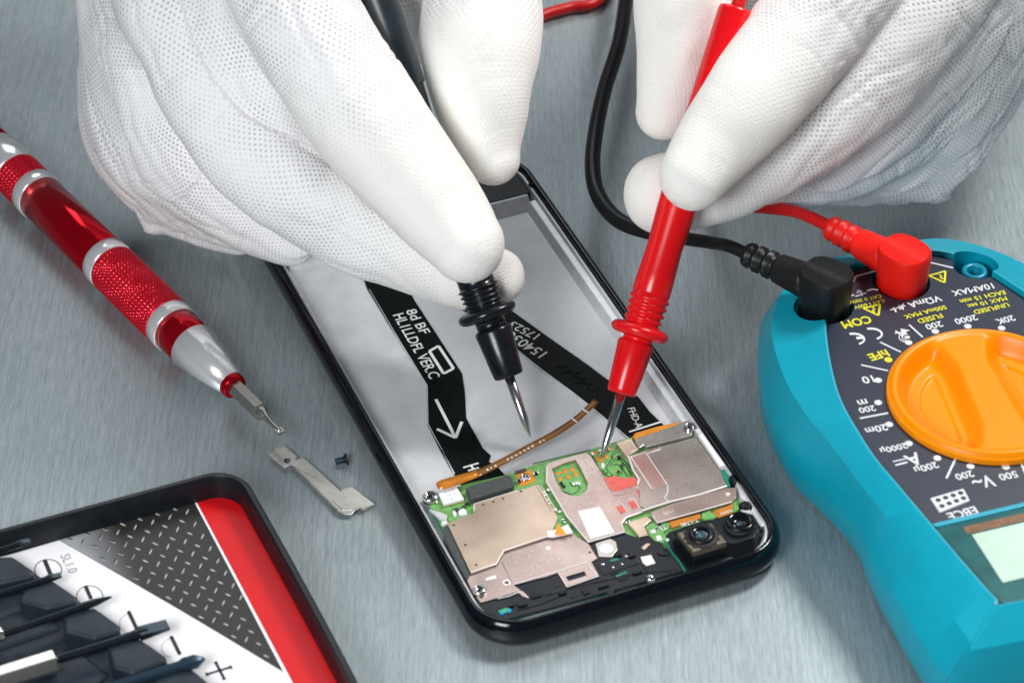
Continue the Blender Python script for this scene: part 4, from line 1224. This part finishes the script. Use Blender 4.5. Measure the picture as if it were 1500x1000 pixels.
def probe(lead, a, d, s, handle, m_body, m_h, R0):
    """s: stations needle end, sleeve top, flange, rings end, handle end; R0 scale"""
    t1, t2, t3, t4, t5 = s
    mb = MB(); mb.lathe(a, d, [(0, .008), (.05, .03), (.30, .082), (.36, .092), (t1 + .3, .125)], 'steel', n=24, mats=['satin', 'satin', 'satin', 'steel']); mb.build('needle_tip', lead)
    mb = MB()
    pr = [(t1, .30 * R0), (t1 + .03, .335 * R0), (t1 + .1, .345 * R0), (t2 - .06, .425 * R0), (t2, .40 * R0), (t2 + .02, .34 * R0), (t3 - .15, .34 * R0)]
    for k in range(9):
        w = -pi / 2 + pi * k / 8; pr.append((t3 + .145 * math.sin(w), (.46 + .22 * math.cos(w)) * R0))
    nr_ = 4; step = (t4 - (t3 + .2)) / nr_
    for k in range(nr_):
        b0 = t3 + .2 + k * step; g = .38 + .01 * k
        pr += [(b0, g * R0), (b0 + step * .15, (g + .01) * R0), (b0 + step * .3, (g + .06) * R0), (b0 + step * .65, (g + .06) * R0), (b0 + step * .8, (g + .01) * R0)]
    pr += handle
    mb.lathe(a, d, pr, m_body, n=48)
    mb.build('probe_handle', lead)


BA, BDIR, BTOP = axis_pts((777, 640), (556, 10), .62, 8.4)
blead = thing('test_lead', 'black test lead with probe in the left glove and plug in the COM jack', 'test lead', Vector((*BA.xy, .3)), 'multimeter test leads')
t1, t2, t3, t4 = (stn(BA, BDIR, *p) for p in ((745, 552), (719, 482), (711, 460), (698, 418)))
tu = stn(BA, BDIR, 640, 200); tm = stn(BA, BDIR, 606, 125)
probe(blead, BA, BDIR, (t1, t2, t3, t4, 0), [(t4 + .1, .42), (t4 + 1.2, .44), (tu - .1, .30), (tm - .06, .36), (tm, .36), (tm + .02, .38), (tm + .1, .40), (tm + 2.2, .43), (tm + 5.5, .42), (tm + 5.7, .36)], 'pblk', 'phand', 1.0)
mb = MB(); mb.lathe(BA, BDIR, [(tm - .0, .40), (tm + .05, .42), (tm + 2.2, .455), (tm + 5.3, .45), (tm + 5.4, .40)], 'phand', n=40); mb.build('handle_sleeve', blead)
bend_ = BA + BDIR * (tm + 5.6)
RA, RDIR, RTOP = axis_pts((881, 672), (1079, 12), .50, 8.3)
rlead = thing('test_lead', 'red test lead with probe held in the right glove touching the green circuit board', 'test lead', Vector((*RA.xy, .3)), 'multimeter test leads')
t1, t2, t3, t4, th, te = (stn(RA, RDIR, *p) for p in ((911, 577), (934, 501), (937, 485), (952, 432), (995, 300), (1079, 12)))
probe(rlead, RA, RDIR, (t1, t2, t3, t4, te), [(t4 + .08, .44), (t4 + .5, .425), (t4 + 1.1, .40), (th - .2, .44), (th + .8, .45), (te - .1, .40), (te - .02, .38), (te, .33)], 'pred', 'pred', .98)


def plug(lead, col, top, cbl, z_axis, u, d, ztop, zboot, mt, mtop):
    c = ml(u, d, 0); b0 = at(*top, zboot); b1 = at(*cbl, zboot - .05)
    dr = (b1 - Vector((c.x, c.y, b1.z))).normalized(); sd = Vector((-dr.y, dr.x, 0))
    rx, ry = .60, .53
    def oval(k, z):
        o = []
        for i in range(48):
            w = 2 * pi * i / 48; e = 2.6
            cx = math.copysign(abs(math.cos(w)) ** (2 / e), math.cos(w)); sy = math.copysign(abs(math.sin(w)) ** (2 / e), math.sin(w))
            o.append(Vector((c.x, c.y, z)) + dr * cx * rx * k + sd * sy * ry * k)
        return o
    mb = MB()
    loft(mb, [oval(.92, 2.1), oval(.96, 2.9), oval(1.0, ztop - .12), oval(.985, ztop - .05), oval(.94, ztop)], mt, close_bottom=True)
    mb.add(oval(.94, ztop), [list(range(48))], mtop, False)
    # ribs moulded across the top
    for i in range(-9, 10):
        x = i * .058; hy = ry * .93 * (1 - min(1, abs(x) / (rx * .96)) ** 2.6) ** (1 / 2.6)
        q0 = Vector((c.x, c.y, ztop)) + dr * x
        mb.tube([q0 - sd * hy, q0 + sd * hy], .017, mtop, n=6)
    mb.build('plug', lead)
    mb = MB(); L_ = (b1 - Vector((c.x, c.y, b1.z))).length; s0 = Vector((c.x, c.y, zboot))
    s1 = b1
    dd = (s1 - s0).normalized(); T = (s1 - s0).length
    pr = [(.3, .43), (.62, .41), (T * .60, .345)]
    for k in range(3):
        b_ = T * (.60 + .135 * k); pr += [(b_, .345 - .01 * k), (b_ + T * .02, .25), (b_ + T * .065, .245), (b_ + T * .085, .335 - .015 * k), (b_ + T * .13, .325 - .015 * k)]
    pr += [(T * 1.02, .27), (T * 1.03, .2)]
    mb.lathe(s0, dd, pr, mt, n=36); mb.build('strain_relief', lead)
    return s0, dd, T, s1


u, d = JK[0]
s0, dd, T, s1 = plug(blead, 'b', (1160, 396), (1096, 373), 0, u, d, 3.58, 3.08, 'plugb', 'plugb')
mb = MB()
cp_ = [s1 - dd * .1, s1 + dd * .5, at(1045, 356, 2.7), at(1000, 349, 2.2), at(950, 340, 1.9), at(905, 322, 1.7), at(877, 288, 1.6), at(868, 245, 1.6), at(873, 190, 1.6), at(886, 130, 1.5), at(905, 70, 1.4), at(914, 20, 1.3), at(918, -40, 1.0), at(900, -160, .4), at(800, -290, .6), at(640, -330, 4), bend_ + BDIR * 3.2 + Vector((1.2, 0, 1)), bend_ + BDIR * 1.2, bend_ - BDIR * .1]
mb.tube(cp_, [.15, .15, .155, .165, .18] + [.2] * (len(cp_) - 5), 'cabb', n=14, sub=10); mb.build('cable', blead)
u, d = JK[1]
s0, dd, T, s1 = plug(rlead, 'r', (1280, 350), (1218, 334), 0, u, d, 3.57, 3.08, 'plugr', 'plugr')
rend = RA + RDIR * te
mb = MB()
cp_ = [s1 - dd * .1, s1 + dd * .5, at(1160, 309, 2.7), at(1110, 303, 2.2), at(1060, 296, 1.4), at(1035, 250, .8), at(1050, 150, .5), at(1090, 40, .4), at(1110, -80, .3), at(1040, -170, .2), at(940, -90, .2), at(880, -3, .2), at(835, 11, .2), at(790, 25, .2), at(735, 60, .2), at(700, 20, .2), at(700, -80, .2), at(760, -220, .5), at(900, -330, 3), rend + RDIR * 4.2 + Vector((0, 1, 1)), rend + RDIR * 1.5, rend - RDIR * .1]
mb.tube(cp_, [.15] * 3 + [.155] * (len(cp_) - 3), 'cabr', n=14, sub=10); mb.build('cable', rlead)
# ------------------------------------------------------------------ gloved hands
import numpy as np


def hand(name, label, chains, coatings, seed):
    """chains: fingertip -> knuckles -> wrist, each joint (pixel u, v, height z, radius in pixels)"""
    mb = MB(); segs = []
    for ci, ch in enumerate(chains):
        pts = [at(u, v, z) for u, v, z, r in ch]; rs = [r / scale_at(p) for p, (u, v, z, r) in zip(pts, ch)]
        pts, rs = smooth_path(pts, rs, 8)
        # rounded ends
        d0 = (pts[0] - pts[1]).normalized(); r0 = rs[0]
        cap = [(pts[0] + d0 * r0 * math.sin(w), max(.01, r0 * math.cos(w))) for w in (1.54, 1.3, 1.05, .8, .55, .3)]
        d1 = (pts[-1] - pts[-2]).normalized(); r1 = rs[-1]
        cap1 = [(pts[-1] + d1 * r1 * math.sin(w), max(.01, r1 * math.cos(w))) for w in (.3, .6, .9, 1.2, 1.54)]
        mb.tube([c[0] for c in cap] + pts + [c[0] for c in cap1], [c[1] for c in cap] + rs + [c[1] for c in cap1], 'glove', n=28)
        segs.append((pts, rs, ci))
    ob = mb.build(name)
    rm = ob.modifiers.new('rm', 'REMESH'); rm.mode = 'VOXEL'; rm.voxel_size = .075; rm.use_smooth_shade = True
    sm = ob.modifiers.new('sm', 'SMOOTH'); sm.factor = .5; sm.iterations = 5
    C.view_layer.update()
    me = bpy.data.meshes.new_from_object(ob.evaluated_get(C.evaluated_depsgraph_get()))
    ob.modifiers.clear(); old = ob.data; ob.data = me; bpy.data.meshes.remove(old); me.name = name
    n = len(me.vertices); co = np.empty(n * 3); me.vertices.foreach_get('co', co); co = co.reshape(-1, 3) + np.array(ob.location)
    nr = np.empty(n * 3)
    best = np.full(n, 1e9); U = np.zeros(n); V = np.zeros(n); K = np.zeros(n); SL = np.zeros(n)
    for pts, rs, ci in segs:
        Pn = np.array([tuple(p) for p in pts]); Rn = np.array(rs)
        ln_ = np.concatenate([[0], np.cumsum(np.linalg.norm(np.diff(Pn, axis=0), axis=1))])
        T = np.gradient(Pn, axis=0); T /= np.linalg.norm(T, axis=1)[:, None]
        nrm = None; NM = []; BN = []
        for tv in T:
            if nrm is None:
                ref = np.array(tuple(-FWD)); nrm = ref - tv * (ref @ tv)
            nrm = nrm - tv * (nrm @ tv); nrm = nrm / np.linalg.norm(nrm); NM.append(nrm); BN.append(np.cross(tv, nrm))
        NM = np.array(NM); BN = np.array(BN)
        D2 = ((co[:, None, :] - Pn[None]) ** 2).sum(2)
        dist = (np.sqrt(D2) - Rn[None]).min(1)
        W = np.exp(-(D2 - D2.min(1)[:, None]) / (2 * .55 ** 2)); W /= W.sum(1)[:, None]
        w = co - W @ Pn; v_ = W @ ln_ + (w * (W @ T)).sum(1); ang = np.arctan2((w * (W @ BN)).sum(1), (w * (W @ NM)).sum(1))
        sel = dist < best
        best[sel] = dist[sel]; U[sel] = (ang * float(np.median(Rn[:24])))[sel]; V[sel] = v_[sel]
        c0, c1, slack = coatings[ci]
        K[sel] = (1 - np.clip((v_ - c0) / (c1 - c0), 0, 1))[sel] if c1 > 0 else 0
        SL[sel] = (np.clip(slack[0] + (slack[1] - slack[0]) * v_ / 6, 0, 1))[sel]
    # slack cloth bridges the hollows between the fingers
    ne = len(me.edges); ed = np.empty(ne * 2, dtype=np.int32); me.edges.foreach_get('vertices', ed); ed = ed.reshape(-1, 2)
    ei = np.concatenate([ed[:, 0], ed[:, 1]]); ej = np.concatenate([ed[:, 1], ed[:, 0]]); deg = np.maximum(1, np.bincount(ei, minlength=n))
    def relax(x, k, wt):
        for _ in range(k):
            av = np.stack([np.bincount(ei, weights=x[ej, q], minlength=n) for q in range(x.shape[1])], 1) / deg[:, None]
            x = x + (av - x) * wt[:, None]
        return x
    SL = relax(SL[:, None], 25, np.full(n, .6))[:, 0]; K = relax(K[:, None], 6, np.full(n, .6))[:, 0]
    co = relax(co, 110, .6 * SL)
    me.vertices.foreach_set('co', (co - np.array(ob.location)).ravel()); me.update()
    me.vertices.foreach_get('normal', nr); nr = nr.reshape(-1, 3)
    # folds and slack cloth away from the coated fingertips
    mv = np.empty(n)
    for i in range(n):
        p = Vector(co[i]); f = noise.noise(p * .55 + Vector((seed, 0, 0))) * .10 + noise.noise(p * 1.5 + Vector((0, seed, 0))) * .035
        q = Vector((U[i] * .9, V[i] * .28, seed)); f += noise.noise(q) * .07 * (1 - K[i])
        # creases where the cloth bunches: narrow folds running round the finger, and long ones along it
        w_ = max(0, noise.noise(p * .8 + Vector((0, 0, seed))) + .12)
        q2 = Vector((U[i] * .55 + noise.noise(p * 1.1) * .5, V[i] * 2.1, seed * 2)); r_ = 1 - abs(noise.noise(q2)) * 2.2
        f += max(0, r_) ** 3 * -.08 * w_ * (1.2 - .7 * K[i])
        q3 = Vector((U[i] * 1.3 + noise.noise(p * .9) * .6, V[i] * .22, seed * 3)); r_ = 1 - abs(noise.noise(q3)) * 2.4
        f += max(0, r_) ** 2 * -.06 * (1 - K[i])
        mv[i] = f * (1 - .5 * K[i])
    co2 = co + nr * mv[:, None]; co2[:, 2] = np.maximum(co2[:, 2], .02)
    me.vertices.foreach_set('co', (co2 - np.array(ob.location)).ravel())
    uvl = me.uv_layers.new(name='knit'); li = np.empty(len(me.loops), dtype=np.int32); me.loops.foreach_get('vertex_index', li)
    uv = np.stack([U[li], V[li]], 1)
    # keep each face on one side of the wrap
    uvl.data.foreach_set('uv', uv.ravel())
    at_ = me.attributes.new('coating', 'FLOAT', 'POINT'); kk = np.clip(K + np.array([noise.noise(Vector(c) * 1.3) for c in co]) * .35 * (K > .02) * (K < .98), 0, 1); at_.data.foreach_set('value', kk)
    me.polygons.foreach_set('use_smooth', [True] * len(me.polygons)); me.update()
    if not me.materials: me.materials.append(M['glove'])
    tag(ob, label, 'gloved hand', 'white gloved hands of the technician')
    return ob


hand('gloved_hand', 'white knit-gloved hand on the left pinching the black probe', [
    [(682, 358, 5.0, 57), (650, 316, 5.3, 70), (606, 262, 5.9, 77), (540, 180, 6.9, 88), (480, 95, 7.9, 90), (430, 0, 8.8, 92), (375, -110, 9.4, 98), (310, -330, 9.4, 125)],
    [(721, 230, 5.4, 42), (712, 188, 5.9, 62), (705, 130, 6.6, 78), (704, 60, 7.3, 92), (700, -20, 7.9, 92), (655, -130, 8.6, 100), (540, -250, 9, 120), (400, -380, 9.2, 120)],
    [(724, 405, 2.9, 44), (680, 398, 3.0, 56), (600, 365, 3.2, 66), (510, 323, 3.6, 73), (420, 268, 4.3, 77), (342, 190, 5.3, 80), (283, 90, 6.5, 78), (250, -20, 7.6, 90), (240, -130, 8.4, 98), (285, -340, 9, 120)],
    [(430, 352, 2.0, 45), (370, 322, 2.1, 53), (300, 268, 2.6, 62), (235, 190, 3.6, 70), (200, 90, 4.8, 74), (188, -20, 6, 82), (195, -130, 7.4, 88), (260, -340, 8.5, 110)],
    [(470, 270, 4.2, 44), (415, 190, 5.3, 58), (375, 110, 6.6, 66), (350, 0, 8.0, 78), (310, -120, 8.8, 90), (290, -330, 9, 115)],
    [(345, 312, 1.9, 44), (262, 230, 3.2, 64), (232, 130, 4.6, 74), (222, 20, 6.2, 84), (215, -120, 7.8, 92), (270, -340, 8.8, 110)],
    [(275, 305, 1.5, 42), (208, 225, 2.7, 60), (188, 140, 3.8, 68), (182, 20, 5.3, 74), (190, -110, 6.7, 80), (260, -335, 8.2, 105)],
    [(350, 338, 1.1, 40), (282, 312, 1.2, 50), (226, 266, 1.5, 60), (182, 195, 2.4, 66), (172, 125, 3.3, 64), (180, 40, 4.5, 66), (195, -80, 6, 74), (260, -330, 8, 105)],
    [(222, 328, .75, 20), (238, 316, .9, 30), (262, 296, 1.3, 38)],
    [(612, 60, 6.0, 36), (606, 0, 6.9, 50), (575, -100, 7.8, 78), (480, -250, 8.6, 100)]],
    [(2.4, 5.2, (.02, .1)), (2.4, 3.8, (.03, .15)), (.4, 3.0, (.03, .8)), (0, 0, (.5, 1)), (0, 0, (.5, .8)), (0, 0, (1, 1)), (0, 0, (1, 1)), (0, 0, (.5, 1)), (0, 0, (.15, .25)), (0, 0, (.1, .2))], 3.1)
hand('gloved_hand', 'white knit-gloved hand on the right holding the red probe over the board', [
    [(1016, 257, 5.9, 53), (1050, 210, 6.3, 65), (1098, 152, 6.9, 74), (1172, 55, 7.7, 84), (1232, -25, 8.4, 90), (1300, -110, 9, 95), (1385, -220, 9.6, 105), (1470, -400, 9.8, 125)],
    [(971, 164, 5.7, 42), (984, 120, 6.3, 54), (995, 66, 6.9, 65), (1003, 5, 7.5, 78), (1030, -90, 8.2, 88), (1090, -240, 9, 95), (1350, -400, 9.2, 120)],
    [(972, 284, 4.3, 60), (1030, 274, 4.4, 59), (1110, 245, 4.7, 59), (1190, 195, 5.2, 68), (1262, 120, 6, 80), (1330, 30, 7, 90), (1395, -80, 8.2, 94), (1445, -190, 9, 98), (1500, -400, 9.4, 120)],
    [(1130, 284, 2.6, 32), (1195, 262, 2.8, 45), (1272, 222, 3.2, 57), (1345, 155, 4, 70), (1410, 65, 5.2, 80), (1465, -40, 6.8, 87), (1510, -160, 8, 95), (1530, -400, 9, 115)],
    [(1210, 240, 3.4, 42), (1265, 190, 4.2, 60), (1315, 130, 5.0, 74), (1378, 45, 6.1, 84), (1430, -60, 7.4, 90), (1480, -180, 8.5, 96), (1515, -400, 9.2, 116)],
    [(1310, 245, 2.0, 42), (1350, 205, 2.8, 54), (1400, 145, 3.7, 68), (1440, 60, 5.0, 76), (1480, -60, 6.6, 84), (1540, -380, 8.7, 112)],
    [(1205, 272, 1.5, 32), (1272, 268, 1.5, 40), (1340, 255, 1.6, 50), (1395, 205, 2.4, 60), (1442, 120, 3.6, 68), (1485, 30, 5, 74), (1525, -90, 6.5, 82), (1550, -370, 8.5, 110)],
    [(1385, 283, 1.0, 18), (1366, 276, 1.2, 30), (1345, 255, 1.6, 44)],
    [(1085, 20, 6.2, 36), (1110, -60, 7.2, 60), (1200, -200, 8.8, 90)]],
    [(2.6, 5.0, (.02, .1)), (2.8, 4.2, (.03, .15)), (1.0, 3.0, (.03, .8)), (0, 0, (.5, 1)), (0, 0, (1, 1)), (0, 0, (1, 1)), (0, 0, (.5, 1)), (0, 0, (.15, .25)), (0, 0, (.1, .2))], 8.7)

# ------------------------------------------------------------------ light
def area(name, loc, to, size, energy, col):
    l = bpy.data.lights.new(name, 'AREA'); l.shape = 'SQUARE'; l.size = size; l.energy = energy; l.color = col
    o = bpy.data.objects.new(name, l); COL.objects.link(o); o.location = loc
    o.rotation_euler = (Vector(to) - Vector(loc)).to_track_quat('-Z', 'Y').to_euler(); return o


area('softbox', (32, 20, 50), (2, -3, 0), 13, 32000, (1, .985, .96))
area('front_light', (-16, -40, 30), (-4, -6, 0), 16, 19500, (.97, .985, 1))
area('back_light', (-10, 52, 58), (-1, -4, 0), 36, 11000, (.95, .98, 1))
w = bpy.data.worlds.new('World'); SC.world = w; w.use_nodes = True
bg = w.node_tree.nodes['Background']; bg.inputs['Color'].default_value = (.85, .92, 1, 1); bg.inputs['Strength'].default_value = .09
SC.cycles.use_denoising = True
SC.cycles.max_bounces = 8
